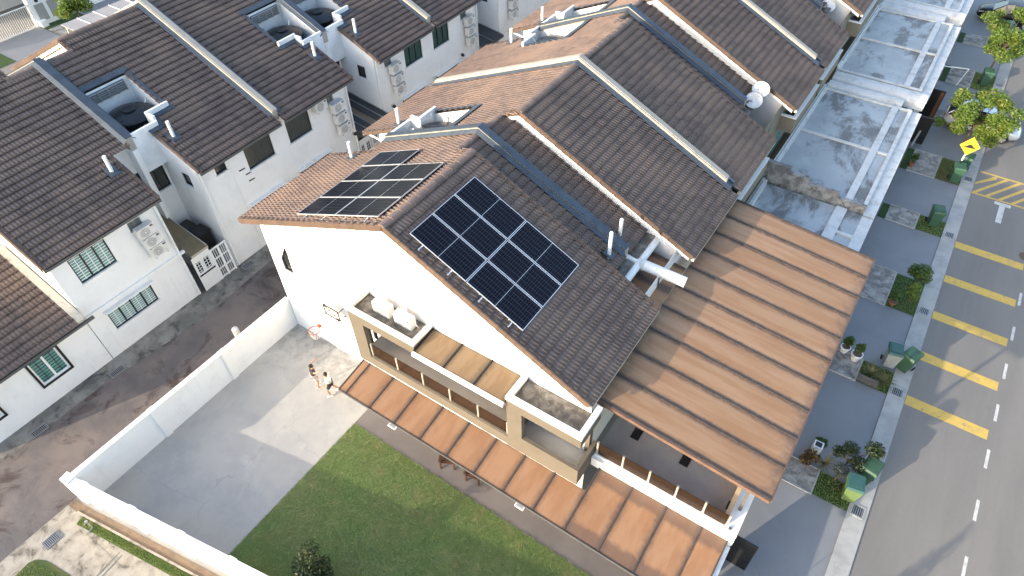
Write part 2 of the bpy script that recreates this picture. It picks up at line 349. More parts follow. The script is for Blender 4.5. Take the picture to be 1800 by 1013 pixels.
# road markings, each a mark of its own
for k, y in enumerate((11.09, 13.82, 16.6, 19.37, 22.2)):
    struct('rumble_stripe', 'yellow_line', rect(24.05, 27.08, y-.50, y+.02), z=.009)
for k in range(-2, 16):
    y = 4.78+2.46*k
    struct('lane_dash', 'white_line', rect(27.16, 27.27, y-.47, y+.47), z=.009)
hx0, hx1 = 24.15, 28.2
struct('hatch_line', 'yellow_line', [(24.0,27.0),(24.0,26.86),(hx1,26.86),(hx1,27.0)], z=.009)
struct('hatch_line', 'yellow_line', [(24.15,29.28),(24.15,29.14),(hx1,29.14),(hx1,29.28)], z=.009)
for k in range(7):
    x = 24.05+.62*k; x2 = x+1.35
    if k == 0: struct('hatch_bar', 'yellow_line', [(24.07,28.0),(24.07,27.8),(25.0,28.85),(25.0,29.13),(24.9,29.13)], z=.009)
    struct('hatch_bar', 'yellow_line', [(x,27.01),(x+.2,27.01),(min(x2+.2,hx1+.6),29.13),(min(x2,hx1+.4),29.13)], z=.009)
struct('tee_mark', 'white_line', rect(25.45, 25.72, 24.9, 26.5), rect(25.2, 25.97, 26.5, 26.78), z=.009)
# ------------------------------------------------------------------ driveway strips: slab, planting bed, drain sump
def blades(n, poly_fn, h, wd, m, name, jitter=.4, parent=None, label=None):
    """scatter n grass blades: each one triangle"""
    P = poly_fn(n); a = rng.uniform(0, 6.283, n); hh = h*rng.uniform(.5, 1.2, n)
    V = np.zeros((n, 3, 3)); dx = np.cos(a)*wd; dy = np.sin(a)*wd
    V[:, 0, :2] = P[:, :2]-np.c_[dx, dy]; V[:, 1, :2] = P[:, :2]+np.c_[dx, dy]
    V[:, 2, :2] = P[:, :2]+rng.normal(0, jitter*h, (n, 2)); V[:, :2, 2] = P[:, 2:3]; V[:, 2, 2] = P[:, 2]+hh
    o = link(name, raw_mesh(name, V.reshape(-1, 3), np.arange(3*n).reshape(-1, 3)), m, parent)
    return tag(o, label, 'grass' if label else None, kind='stuff')
def quadpts(q):
    q = np.array([(*p[:2],) for p in q], float)
    def fn(n):
        s = rng.random((n, 1)); t = rng.random((n, 1))
        a = q[0]*(1-s)+q[1]*s; b = q[3]*(1-s)+q[2]*s; p = a*(1-t)+b*t
        return np.c_[p, np.full(n, .014)]
    return fn
STRIPS = [(4.62,5.7),(10.68,11.95),(15.76,18.22),(22.1,23.42),(27.15,29.45),(33.4,34.9),(38.65,41.1),(45.1,46.8),(-1.4,-.1)]
for k, (a, b) in enumerate(STRIPS):
    x0 = 21.0 if k < 3 else 20.62
    s = struct('strip_slab', 'slab', rect(x0, 22.04, a, b), z=.05); 
    struct('bed_turf', 'turf' if k in (0, 2, 3, 1, 8) else 'verge_grass', rect(22.04, 23.355, a, b), z=.03)
    e = MB().box(x0, 22.10, a-.05, a, 0, .065).box(x0, 22.10, b, b+.05, 0, .065).box(22.04, 22.10, a, b, 0, .063).build('slab_edging', 'kerb'); tag(e, kind='structure')
    if x0 > 20.7: struct('bed_turf', 'turf', rect(20.2, x0, a, b), z=.03)
    else: struct('bed_turf', 'turf', rect(20.25, x0, a, b), z=.03)
    blades(1600, lambda n, a=a, b=b: quadpts(rect(22.1, 23.34, a, b))(n)+np.array([0, 0, .018]), .06, .012, 'blade' if k not in (4,) else 'leaf_straw', 'bed_grass', label='short grass in the planting bed between driveways')
for y, wh in ((4.84, 'beside the light green bin'), (10.98, 'beside the strappy plants'), (16.3, 'below the round green shrub'), (22.48, 'beside the lone green bin'), (28.0, 'in front of the yellow road sign'), (34.2, 'beyond the silver-white car'), (39.9, 'under the far street tree')):
    t = thing('drain_sump', 'square iron drain grating in the kerb '+wh, 'drain', (23.68, y, .05), 'kerb drain gratings')
    b = MB().box(-.24,.24,-.26,-.2,.0,.02).box(-.24,.24,.2,.26,0,.02).box(-.24,-.18,-.2,.2,0,.02).box(.18,.24,-.2,.2,0,.02); b.build('frame', 'kerb', t, True)
    MB().box(-.18,.18,-.2,.2,.001,.006).build('pit', 'black_metal', t, True)
    for i in range(5): MB().box(-.15+.07*i,-.12+.07*i,-.2,.2,.004,.016).build('bar', 'grey_metal', t, True)
def grating(x, y, lx, ly, label, n=9):
    t = thing('drain_grating', label, 'drain', (x, y, .012))
    MB().box(-lx/2,lx/2,-ly/2,ly/2,0,.006).build('pit', 'black_metal', t, True)
    f = MB().box(-lx/2-.03,-lx/2,-ly/2-.03,ly/2+.03,0,.03).box(lx/2,lx/2+.03,-ly/2-.03,ly/2+.03,0,.03).box(-lx/2,lx/2,-ly/2-.03,-ly/2,0,.03).box(-lx/2,lx/2,ly/2,ly/2+.03,0,.03)
    f.build('frame', 'grey_metal', t, True)
    for i in range(n):
        yy = -ly/2+(i+.5)*ly/n; MB().box(-lx/2,lx/2,yy-.014,yy+.014,.008,.026).build('bar', 'grey_metal', t, True)
grating(.13, -12.04, .34, .52, 'steel drain grating in the pale concrete outside the boundary wall corner')
grating(-4.62, -9.8, .3, .6, 'drain grating in the lane gutter, lowest in the picture')
grating(-4.6, -6.26, .3, .6, 'drain grating in the lane gutter below the four-pane window')
grating(-5.0, 1.35, .3, .6, 'drain grating in the lane gutter beside the white yard gate')
# ------------------------------------------------------------------ windows and walls
def wall_sheet(O, a, n, L, H, holes, depth=.13):
    """flat wall with real openings: O lower corner, a along, n outward; holes (s0,s1,z0,z1)"""
    O = Vector(O); a = Vector(a); n = Vector(n); up = Vector((0,0,1)); b = MB()
    S = sorted({0, L, *[h[0] for h in holes], *[h[1] for h in holes]}); Z = sorted({0, H, *[h[2] for h in holes], *[h[3] for h in holes]})
    P = lambda s, z, d=0: O+a*s+up*z-n*d
    for i in range(len(S)-1):
        for j in range(len(Z)-1):
            cs, cz = (S[i]+S[i+1])/2, (Z[j]+Z[j+1])/2
            if any(h[0] < cs < h[1] and h[2] < cz < h[3] for h in holes): continue
            b.quad(P(S[i],Z[j]), P(S[i+1],Z[j]), P(S[i+1],Z[j+1]), P(S[i],Z[j+1]))
    for s0, s1, z0, z1 in holes:
        for (p, q) in (((s0,z0),(s1,z0)),((s1,z0),(s1,z1)),((s1,z1),(s0,z1)),((s0,z1),(s0,z0))):
            b.quad(P(*p), P(*q), P(*q, depth), P(*p, depth))
    return b
def window(parent, O, a, n, s0, s1, z0, z1, panes, glass, frame='dark_frame', grille=None, depth=.10, fw=.05, hood=False, proud=0., bars=8):
    O = Vector(O); a = Vector(a); n = Vector(n); up = Vector((0,0,1))
    P = lambda s, z, d: O+a*s+up*z-n*d
    def slab(b, sa, sb, za, zb, d0, d1): b.hexa([P(sa,za,d0),P(sb,za,d0),P(sb,za,d1),P(sa,za,d1)], [P(sa,zb,d0),P(sb,zb,d0),P(sb,zb,d1),P(sa,zb,d1)])
    e = .004; d0 = depth-.06-proud; d1 = depth+.02
    b = MB()
    slab(b, s0+e, s1-e, z0+e, z0+fw, d0, d1); slab(b, s0+e, s1-e, z1-fw, z1-e, d0, d1)
    w_ = (s1-s0)/panes
    for i in range(panes+1):
        c = s0+w_*i; lo = max(s0+e, c-fw*.6) if i else s0+e; hi = min(s1-e, c+fw*.6) if i < panes else s1-e
        if i == 0: hi = s0+fw
        if i == panes: lo = s1-fw
        slab(b, lo, hi, z0+fw, z1-fw, d0+.003, d1)
    wn = b.build('window', frame, parent)
    for i in range(panes):
        p = MB(); slab(p, s0+w_*i+fw*.5, s0+w_*(i+1)-fw*.5, z0+fw*.8, z1-fw*.8, depth-.015, depth+.01); p.build('pane', glass, wn)
        if grille:
            g = MB(); sa, sb = s0+w_*i+fw*.7, s0+w_*(i+1)-fw*.7
            nb = bars
            for k in range(nb):
                zc = z0+fw+(z1-z0-2*fw)*(k+.5)/nb; slab(g, sa, sb, zc-.014, zc+.014, depth-.035, depth-.02)
            slab(g, (sa+sb)/2-.012, (sa+sb)/2+.012, z0+fw, z1-fw, depth-.04, depth-.021)
            g.build('grille', grille, wn)
    sl = MB(); slab(sl, s0-.05, s1+.05, z0-.06, z0-.005, -.05, .0); sl.build('sill', 'white' if frame != 'white_paint' else 'dark_frame', wn)
    if hood:
        h = MB(); slab(h, s0-.1, s1+.1, z1+.05, z1+.11, -.22, 0); h.build('hood', 'white', wn)
    return wn
# ------------------------------------------------------------------ roof tiles
KB = 3.6/8.3; RIDGE_U, RIDGE_Z, EAVE_Z = 8.3, 9.63, 6.03; FRONT_U, FRONT_Z = 15.9, 6.08
KF = (RIDGE_Z-FRONT_Z)/(FRONT_U-RIDGE_U)
SU, SZ, SEU, SEZ = 7.55, 9.31, 13.92, 6.40     # set-back strip beside each party wall
GA = .345
PROF = [(-.15,.0),(-.128,.028),(-.092,.028),(-.07,.0),(0.,.0),(.022,.028),(.058,.028),(.08,.0),(.15,.0)]
def tile_base():
    v = []; n = len(PROF)
    for (y, z) in PROF: v.append((y, 0., z))                  # upper end
    for (y, z) in PROF: v.append((y, GA+.05, z+.085))          # lower end, lapping the next course
    for (y, z) in PROF: v.append((y, GA+.04, z+.052))
    f = [(i, i+1, n+i+1, n+i) for i in range(n-1)]+[(n+i, n+i+1, 2*n+i+1, 2*n+i) for i in range(n-1)]
    return np.array(v), np.array(f)
TV, TF = tile_base()
TILE_ME = raw_mesh('roof_tile', TV, TF[:, ::-1]); TILE_ME.materials.append(M['tile'])
TILE_FLIP = raw_mesh('roof_tile', TV*np.array([-1,1,1]), TF); TILE_FLIP.materials.append(M['tile'])
def slope_tiles(frames, T, top, bot, v0, v1, keep):
    """frames += 4x4 matrices of tiles on a slope from top (u,z) to bot (u,z)"""
    (ut, zt), (ub, zb) = top, bot
    L = math.hypot(ub-ut, zb-zt); n = int(math.ceil(L/GA)); m = max(1, round((v1-v0)/.3)); wv = (v1-v0)/m
    A = Vector(T(ut, v0, zt)); B = Vector(T(ub, v0, zb)); d = (B-A).normalized(); c = (Vector(T(ut, v1, zt))-A).normalized(); nn = d.cross(c)
    if nn.z < 0: nn = -nn
    for i in range(n):
        s = L-(i+1)*GA
        k = 1.
        if s < 0: k = max(.25, (GA+s)/GA); s = 0
        for j in range(m):
            vc = v0+(j+.5)*wv; uc = ut+(ub-ut)*(s+GA*.5)/L
            if not keep(uc, vc): continue
            p = A+d*s+c*((j+.5)*wv)+nn*(.012+random.uniform(-.004,.004))
            cc = c*(wv/.3); ss = (i % 2)*0.0
            frames.append((p, cc, d*k, nn))
def put_tiles(house, frames, limit, nm='roof_tile', hidden=lambda p: False):
    order = sorted(range(len(frames)), key=lambda i: (frames[i][0]-CAM).length+(100 if hidden(frames[i][0]) else 0))
    ind, rest = order[:limit], order[limit:]
    L = Vector(house.location)
    for i in ind:
        p, c, d, n = frames[i]
        flip = c.cross(d).dot(n) < 0
        r = random.uniform(-.008, .008)
        d2 = d+c*r
        m = Matrix((-c if flip else c, d2, n)).transposed().to_4x4(); m.translation = p-L
        o = bpy.data.objects.new(nm, TILE_ME); COL.objects.link(o); o.parent = house; o.matrix_basis = m
    if rest:
        V = np.concatenate([np.array(frames[i][0])+TV[:, :1]*np.array(frames[i][1]+frames[i][2]*0)+TV[:, 1:2]*np.array(frames[i][2])+TV[:, 2:3]*np.array(frames[i][3]) for i in rest])
        k = len(rest); F = (TF[None]+np.arange(k)[:, None, None]*len(TV)).reshape(-1, 4)
        link('roof_tiles', raw_mesh('roof_tiles', V, F), 'tile', house, kind='stuff')
def cap_row(house, pts, name, m, width, drop, lift, side=None, length=.42):
    """ridge or verge tiles, one by one, along a 3D line; side = outward vector for a verge lip"""
    A, B = Vector(pts[0]), Vector(pts[1]); L = (B-A).length; n = max(1, round(L/length)); d = (B-A)/n; dn = d.normalized()
    s = Vector(side).normalized() if side else dn.cross(Vector((0,0,1))).normalized(); up = s.cross(dn); up = up if up.z > 0 else -up
    me = None
    for i in range(n):
        p = A+d*i
        if me is None:
            b = MB(); l = d.length*1.06
            for q, (t, zz) in enumerate(((0, 0.), (1, .02))):
                pass
            prof = [(-width, -drop), (-width*.75, lift*.55), (-width*.3, lift), (width*.3, lift), (width*.75, lift*.55), (width, -drop)] if not side else [(-.16, lift), (.0, lift+.015), (.035, lift), (.035, -drop), (.0, -drop), (0., lift-.03), (-.16, lift-.03)]
            lo = [dn*0+s*a+up*c for a, c in prof]; hi = [dn*l+s*a+up*(c+.018) for a, c in prof]; k = len(prof)
            b.add(lo+hi, [(j, (j+1) % k, (j+1) % k+k, j+k) for j in range(k)]+[tuple(range(k)), tuple(range(2*k-1, k-1, -1))])
            o = b.build(name, m, house); me = o.data; o.location = p-Vector(house.location); continue
        o = bpy.data.objects.new(name, me); COL.objects.link(o); o.parent = house; o.location = p-Vector(house.location)+up*random.uniform(-.004,.006)
# ------------------------------------------------------------------ the terrace houses
def make_house(row, yp, sgn, W, label, end=False, well=True, limit=0, cap=True, ridge=True, front_tiles=True, parapet=True, holes=(), back_tiles=True, front_wall=True, ledge=False, capside=True):
    if row == 'R': T = lambda u, v, z: (-.9+u, yp+sgn*v, z)
    else: T = lambda u, v, z: (-4.9-u, yp+sgn*v, z)
    h = thing('terrace_house', label, 'house', (*T(8, 3, 0)[:2], 0), 'two-storey terrace houses')
    zb = lambda u: EAVE_Z+KB*u; zf = lambda u: RIDGE_Z-KF*(u-RIDGE_U); zs = lambda u: SZ-(SZ-SEZ)/(SEU-SU)*(u-SU)
    ab, af = 1.0, 1.46
    ve = W if end else W-.13
    vw = W-.25 if end else W            # outer wall plane
    dk = -.02
    # deck sheets under the tiles
    D = MB()
    def sheet(zf_, u0, u1, v0, v1): D.quad(T(u0,v0,zf_(u0)+dk), T(u1,v0,zf_(u1)+dk), T(u1,v1,zf_(u1)+dk), T(u0,v1,zf_(u0)+dk))
    if well:
        sheet(zb, 0, 2.6, ab, ve); sheet(zb, 2.6, 3.2, 1.45, ve); sheet(zb, 3.2, 5.5, 2.35, ve); sheet(zb, 5.5, SU, .1, ve)
    else:
        sheet(zb, 0, 2.6, ab, ve); sheet(zb, 2.6, SU, .1, ve)
    sheet(zb, SU, RIDGE_U, af, ve); sheet(zf, RIDGE_U, FRONT_U, af, ve); sheet(zs, SU, SEU, .1, af+.12)
    D.build('roof_deck', 'deck', h)
    fr = []
    def keep_back(u, v):
        if u < 2.6 and v < ab: return False
        if u > SU and v < af-.05: return False
        if well and 3.1 < u < 5.55 and v < 2.4: return False
        if well and 2.55 < u < 3.2 and v < 1.5: return False
        return True
    if back_tiles: slope_tiles(fr, T, (RIDGE_U, RIDGE_Z), (-.04, EAVE_Z-.02), .12, ve, keep_back)
    if front_tiles:
        slope_tiles(fr, T, (RIDGE_U, RIDGE_Z), (FRONT_U+.04, FRONT_Z-.02), af, ve, lambda u, v: True)
        slope_tiles(fr, T, (SU, SZ), (SEU, SEZ), .14, af+.1, lambda u, v: True)
    hid = (lambda p: 6.5 < p.x < 12.2 and .5 < p.y < 3.3 or 2.9 < p.x < 7 and .3 < p.y < 4.2) if row == 'R' and end else (lambda p: False)
    put_tiles(h, fr, limit, hidden=hid)
    # ridge and verges
    if ridge:
        cap_row(h, (T(RIDGE_U, af, RIDGE_Z+.035), T(RIDGE_U, ve, RIDGE_Z+.035)), 'ridge_tile', 'tile', .16, .06, .075)
        cap_row(h, (T(SU, .14, SZ+.03), T(SU, af+.02, SZ+.03)), 'ridge_tile', 'tile', .14, .05, .06)
    Y = lambda s: (0, s*sgn, 0)
    ln = .36
    cap_row(h, (T(-.02, ab, zb(0)+.03), T(2.6, ab, zb(2.6)+.03)), 'verge_tile', 'tile_cap', 0, .11, .04, Y(-1), ln)
    cap_row(h, (T(SU, af, zb(SU)+.03), T(RIDGE_U, af, RIDGE_Z+.03)), 'verge_tile', 'tile_cap', 0, .13, .05, Y(-1), ln)
    cap_row(h, (T(RIDGE_U, af, RIDGE_Z+.03), T(FRONT_U, af, FRONT_Z+.03)), 'verge_tile', 'tile_cap', 0, .13, .05, Y(-1), ln)
    if end:
        cap_row(h, (T(-.02, ve, zb(0)+.03), T(RIDGE_U, ve, RIDGE_Z+.03)), 'verge_tile', 'tile_cap', 0, .17, .05, Y(1), ln)
        cap_row(h, (T(RIDGE_U, ve, RIDGE_Z+.03), T(FRONT_U, ve, FRONT_Z+.03)), 'verge_tile', 'tile_cap', 0, .17, .05, Y(1), ln)
    # white barge board under the raised verge
    b = MB()
    for (u0, z0, u1, z1) in ((SU, zb(SU), RIDGE_U, RIDGE_Z), (RIDGE_U, RIDGE_Z, FRONT_U-.1, zf(FRONT_U-.1))):
        b.hexa([T(u0,af+.0,z0-.27),T(u1,af+.0,z1-.27),T(u1,af+.05,z1-.27),T(u0,af+.05,z0-.27)], [T(u0,af+.0,z0-.12),T(u1,af+.0,z1-.12),T(u1,af+.05,z1-.12),T(u0,af+.05,z0-.12)])
    b.build('barge_board', 'white_paint', h)
    # gable triangle between raised roof and set-back strip
    vg = af+.14
    b = MB()
    b.quad(T(SU,vg,zb(SU)-.5), T(SU,vg,zb(SU)-.04), T(RIDGE_U,vg,RIDGE_Z-.04), T(FRONT_U-.6,vg,zf(FRONT_U-.6)-.04), T(FRONT_U-.6,vg,3.), T(SEU-.4,vg,3.), T(SEU-.4,vg,zs(SEU-.4)-.3))
    b.build('gable_wall', 'white', h)
    # front: eave gutter, front wall
    b = MB(); b.hexa([T(FRONT_U-.02,af,FRONT_Z-.16),T(FRONT_U+.1,af,FRONT_Z-.16),T(FRONT_U+.1,ve,FRONT_Z-.16),T(FRONT_U-.02,ve,FRONT_Z-.16)], [T(FRONT_U-.02,af,FRONT_Z-.035),T(FRONT_U+.1,af,FRONT_Z-.035),T(FRONT_U+.1,ve,FRONT_Z-.035),T(FRONT_U-.02,ve,FRONT_Z-.035)])
    b.build('front_gutter', 'gutter_cream', h)
    if front_wall:
        b = MB(); b.quad(T(FRONT_U-.6,.1,0), T(FRONT_U-.6,vw,0), T(FRONT_U-.6,vw,6.2), T(FRONT_U-.6,.1,6.2)); b.quad(T(SEU-.4,0,0), T(SEU-.4,vg,0), T(SEU-.4,vg,6.5), T(SEU-.4,0,6.5)); b.build('front_wall', 'beige_dark' if ledge else 'white', h)
    g = MB(); g.hexa([T(SEU-.03,.12,SEZ-.16),T(SEU+.4,.12,SEZ-.16),T(SEU+.4,vg,SEZ-.16),T(SEU-.03,vg,SEZ-.16)], [T(SEU-.03,.12,SEZ-.10),T(SEU+.4,.12,SEZ-.10),T(SEU+.4,vg,SEZ-.10),T(SEU-.03,vg,SEZ-.10)]); g.build('strip_gutter', 'moss_slab', h)
    # lane side: eave gutter, wall with openings, notch walls
    uw = .5 if row == 'L' else .9
    b = MB(); b.hexa([T(-.1,ab,EAVE_Z-.15),T(.0,ab,EAVE_Z-.15),T(.0,ve,EAVE_Z-.15),T(-.1,ve,EAVE_Z-.15)], [T(-.1,ab,EAVE_Z-.03),T(.0,ab,EAVE_Z-.03),T(.0,ve,EAVE_Z-.03),T(-.1,ve,EAVE_Z-.03)])
    b.build('lane_gutter', 'gutter_dark', h)
    y0, y1 = sorted((T(0,ab+.1,0)[1], T(0,vw,0)[1])); x = T(uw,0,0)[0]; nx = 1 if row == 'L' else -1
    HL = [(a-y0, c-y0, d, e) for (a, c, d, e, *_) in holes]
    wall_sheet((x, y0, 0), (0,1,0), (nx,0,0), y1-y0, 6.0, HL).build('lane_wall', 'white', h)
    for (a, c, d, e, kw) in holes: window(h, (x, 0, 0), (0,1,0), (nx,0,0), a, c, d, e, **kw)
    ur = 3.1
    ny = -sgn
    # side wall of the notch with its small window, and the recessed wall
    O = T(ur, ab+.1, 0); xs = sorted((T(uw,0,0)[0], T(ur,0,0)[0]))
    sw = [(xs[1]-xs[0]-1.35, xs[1]-xs[0]-.75, 4.6, 5.3)] if row == 'L' and sgn > 0 else []
    nb_ = wall_sheet((xs[0], O[1], 0), (1,0,0), (0,ny,0), xs[1]-xs[0], 6.0, sw)
    nb_.quad((T(uw,0,0)[0],O[1],6.0),(T(ur,0,0)[0],O[1],6.0),(T(ur,0,0)[0],O[1],zb(ur)-.03),(T(uw,0,0)[0],O[1],zb(uw)-.03)); nb_.build('notch_wall', 'white', h)
    for s in sw: window(h, (xs[0], O[1], 0), (1,0,0), (0,ny,0), *s, 1, 'dark_glass')
    ys = sorted((T(0,0,0)[1], O[1])); xr = T(ur,0,0)[0]
    rw = [(.1, ys[1]-ys[0]-.08, 4.1, 5.5)] if row == 'L' else []
    wall_sheet((xr, ys[0], 0), (0,1,0), (nx,0,0), ys[1]-ys[0], 7.35 if not well else 7.1, rw).build('notch_wall', 'white', h)
    for s in rw: window(h, (xr, ys[0], 0), (0,1,0), (nx,0,0), *s, 2, 'curtain_glass')
    # rain pipe on the notch corner
    p = T(uw-.08, ab+.2, 0); MB().tube((p[0], p[1], .1), (p[0], p[1], 5.85), .05, n=8).tube((p[0], p[1], 5.85), (T(.02,0,0)[0], p[1], 5.95), .05, n=8).build('rain_pipe', 'white_pipe', h)
    # vent pipe through the roof with its flashing
    vp = T(1.85, 1.5, zb(1.85)); MB().tube((vp[0], vp[1], vp[2]-.05), (vp[0], vp[1], vp[2]+.85), .075, n=12).build('vent_pipe', 'white_pipe', h)
    b = MB(); b.hexa([T(1.6,1.28,zb(1.6)+.1),T(2.1,1.28,zb(2.1)+.1),T(2.1,1.72,zb(2.1)+.1),T(1.6,1.72,zb(1.6)+.1)], [T(1.6,1.28,zb(1.6)+.13),T(2.1,1.28,zb(2.1)+.13),T(2.1,1.72,zb(2.1)+.13),T(1.6,1.72,zb(1.6)+.13)]); b.build('pipe_flashing', 'flashing', h)
    # party wall with its raised cap over the set-back strip
    if parapet:
        wl = T(2.6,0,0); t_ = .13
        def path(off): return [(2.55, zb(2.55)+off), (SU, zb(SU)+off+.02), (SEU, SEZ+off)]
        lo, hi = path(-.3), path(.30)
        b = MB()
        for i in range(2):
            (ua, za), (ub_, zb_) = lo[i], lo[i+1]; (_, zc), (_, zd) = hi[i], hi[i+1]
            b.hexa([T(ua,-t_,za),T(ub_,-t_,zb_),T(ub_,t_,zb_),T(ua,t_,za)], [T(ua,-t_,zc),T(ub_,-t_,zd),T(ub_,t_,zd),T(ua,t_,zc)])
        b.build('party_parapet', 'cream', h)
        b = MB(); hi2 = path(.305)
        for i in range(2):
            (ua, za), (ub_, zb_) = hi2[i], hi2[i+1]
            b.hexa([T(ua,-.16,za),T(ub_,-.16,zb_),T(ub_,.16,zb_),T(ua,.16,za)], [T(ua,-.16,za+.03),T(ub_,-.16,zb_+.03),T(ub_,.16,zb_+.03),T(ua,.16,za+.03)])
        b.build('parapet_flashing', 'flashing', h)
        b = MB(); f1 = path(.13)
        for s in (-1, 1):
            for i in range(2):
                (ua, za), (ub_, zb_) = f1[i], f1[i+1]
                b.quad(T(ua,s*.135,za+.12),T(ub_,s*.135,zb_+.12),T(ub_,s*.3,zb_),T(ua,s*.3,za))
        b.build('apron_flashing', 'flashing', h)
        b = MB(); b.hexa([T(2.55,-.12,0),T(3.1,-.12,0),T(3.1,.12,0),T(2.55,.12,0)], [T(2.55,-.12,6.85),T(3.1,-.12,6.85),T(3.1,.12,6.85),T(2.55,.12,6.85)]); b.build('party_wall', 'white', h)
    if cap and not end:
        t_ = .14
        pts = [(.35, zb(.35)), (RIDGE_U, RIDGE_Z), (FRONT_U-.5, zf(FRONT_U-.5))]
        b = MB(); f = MB(); fl = MB()
        for i in range(2):
            (ua, za), (ub_, zb_) = pts[i], pts[i+1]
            b.hexa([T(ua,W-t_,za-.2),T(ub_,W-t_,zb_-.2),T(ub_,W+t_,zb_-.2),T(ua,W+t_,za-.2)], [T(ua,W-t_,za+.30),T(ub_,W-t_,zb_+.30),T(ub_,W+t_,zb_+.30),T(ua,W+t_,za+.30)])
            f.hexa([T(ua,W-t_+.06,za+.303),T(ub_,W-t_+.06,zb_+.303),T(ub_,W+t_+.03,zb_+.303),T(ua,W+t_+.03,za+.303)], [T(ua,W-t_+.06,za+.33),T(ub_,W-t_+.06,zb_+.33),T(ub_,W+t_+.03,zb_+.33),T(ua,W+t_+.03,za+.33)])
            for s in (-1, 1):
                e = .25 if i == 1 else .0
                fl.quad(T(ua,W+s*(t_+.005),za+.2),T(ub_+e,W+s*(t_+.005),zb_+.2-e*KF),T(ub_+e,W+s*(t_+.22),zb_+.135-e*KF),T(ua,W+s*(t_+.22),za+.135))
        ua = FRONT_U-.5; fl.quad(T(ua+.005,W-t_-.2,zf(ua)+.14),T(ua+.25,W-t_-.2,zf(ua+.25)+.14),T(ua+.25,W+t_+.2,zf(ua+.25)+.14),T(ua+.005,W+t_+.2,zf(ua)+.14))
        b.build('party_cap', 'cream', h); f.build('cap_flashing', 'cream', h); fl.build('apron_flashing', 'flashing', h)
    # tank well
    if well:
        b = MB(); zf0 = 5.55
        b.quad(T(2.6,.12,zf0),T(5.5,.12,zf0),T(5.5,2.35,zf0),T(2.6,2.35,zf0)); b.build('well_floor', 'well', h)
        b = MB()
        b.quad(T(5.5,.12,zf0),T(5.5,2.35,zf0),T(5.5,2.35,zb(5.5)),T(5.5,.12,zb(5.5)))
        b.quad(T(5.5,2.35,zf0),T(3.2,2.35,zf0),T(3.2,2.35,zb(3.2)),T(5.5,2.35,zb(5.5)))
        b.quad(T(5.5,.131,zf0),T(2.6,.131,zf0),T(2.6,.131,zb(2.6)),T(5.5,.131,zb(5.5)))
        for (u0, u1, v0, v1) in ((2.6,2.72,.12,1.45), (2.72,3.15,1.38,1.5), (3.15,3.27,1.38,2.5)):
            zt = zb(u1)+.28
            b.hexa([T(u0,v0,zf0-.0),T(u1,v0,zf0),T(u1,v1,zf0),T(u0,v1,zf0)], [T(u0,v0,zt),T(u1,v0,zt),T(u1,v1,zt),T(u0,v1,zt)])
        b.build('well_wall', 'well', h)
        f = MB()
        for (u0, u1, v0, v1) in ((2.4,2.59,.9,1.6), (2.55,3.14,1.505,1.65), (2.95,3.14,1.6,2.62), (3.1,5.55,2.36,2.5), (5.47,5.75,.13,2.5)):
            f.quad(T(u0,v0,zb(u0)+.13),T(u1,v0,zb(u1)+.13),T(u1,v1,zb(u1)+.13),T(u0,v1,zb(u0)+.13))
        f.build('well_flashing', 'flashing', h)
        # louvred vent in the uphill well wall
        lv = MB()
        xw_ = T(5.48,0,0)[0]
        z1 = zb(5.5)-.10; z0 = z1-.5
        lv.hexa([T(5.44,.35,z0),T(5.48,.35,z0),T(5.48,2.1,z0),T(5.44,2.1,z0)], [T(5.44,.35,z1),T(5.48,.35,z1),T(5.48,2.1,z1),T(5.44,2.1,z1)])
        lo_ = lv.build('vent', 'dark_glass', h)
        for k in range(5):
            zz = z0+.05+.1*k; MB().hexa([T(5.38,.37,zz-.02),T(5.44,.37,zz+.02),T(5.44,2.08,zz+.02),T(5.38,2.08,zz-.02)], [T(5.38,.37,zz-.005),T(5.44,.37,zz+.035),T(5.44,2.08,zz+.035),T(5.38,2.08,zz-.005)]).build('slat', 'grey_metal', lo_)
        for k in range(5):
            vv = .36+.432*k; MB().hexa([T(5.36,vv-.02,z0),T(5.385,vv-.02,z0),T(5.385,vv+.02,z0),T(5.36,vv+.02,z0)], [T(5.36,vv-.02,z1),T(5.385,vv-.02,z1),T(5.385,vv+.02,z1),T(5.36,vv+.02,z1)]).build('mullion', 'grey_metal', lo_)
    # flower-box ledge round the first-floor front
    if ledge:
        b = MB(); z0, z1 = 4.55, 5.35; u0, u1 = 14.3, 16.0; v0 = 1.9; v1 = W-.3
        b.hexa([T(u1-.12,v0,z0),T(u1,v0,z0),T(u1,v1,z0),T(u1-.12,v1,z0)], [T(u1-.12,v0,z1),T(u1,v0,z1),T(u1,v1,z1),T(u1-.12,v1,z1)])
        b.hexa([T(u0,v0,z0),T(u1-.123,v0,z0),T(u1-.123,v0+.12,z0),T(u0,v0+.12,z0)], [T(u0,v0,z1),T(u1-.123,v0,z1),T(u1-.123,v0+.12,z1),T(u0,v0+.12,z1)])
        lo_ = b.build('ledge_box', 'beige_dark', h)
        c = MB(); c.hexa([T(u1-.16,v0-.03,z1+.002),T(u1+.03,v0-.03,z1+.002),T(u1+.03,v1,z1+.002),T(u1-.16,v1,z1+.002)], [T(u1-.16,v0-.03,z1+.05),T(u1+.03,v0-.03,z1+.05),T(u1+.03,v1,z1+.05),T(u1-.16,v1,z1+.05)])
        c.hexa([T(u0,v0-.03,z1+.002),T(u1-.163,v0-.03,z1+.002),T(u1-.163,v0+.15,z1+.002),T(u0,v0+.15,z1+.002)], [T(u0,v0-.03,z1+.05),T(u1-.163,v0-.03,z1+.05),T(u1-.163,v0+.15,z1+.05),T(u0,v0+.15,z1+.05)])
        c.build('ledge_coping', 'white_paint', lo_)
        MB().quad(T(15.28,v0+.12,z0+.2),T(u1-.12,v0+.12,z0+.2),T(u1-.12,v1,z0+.2),T(15.28,v1,z0+.2)).build('ledge_floor', 'moss_slab', lo_)
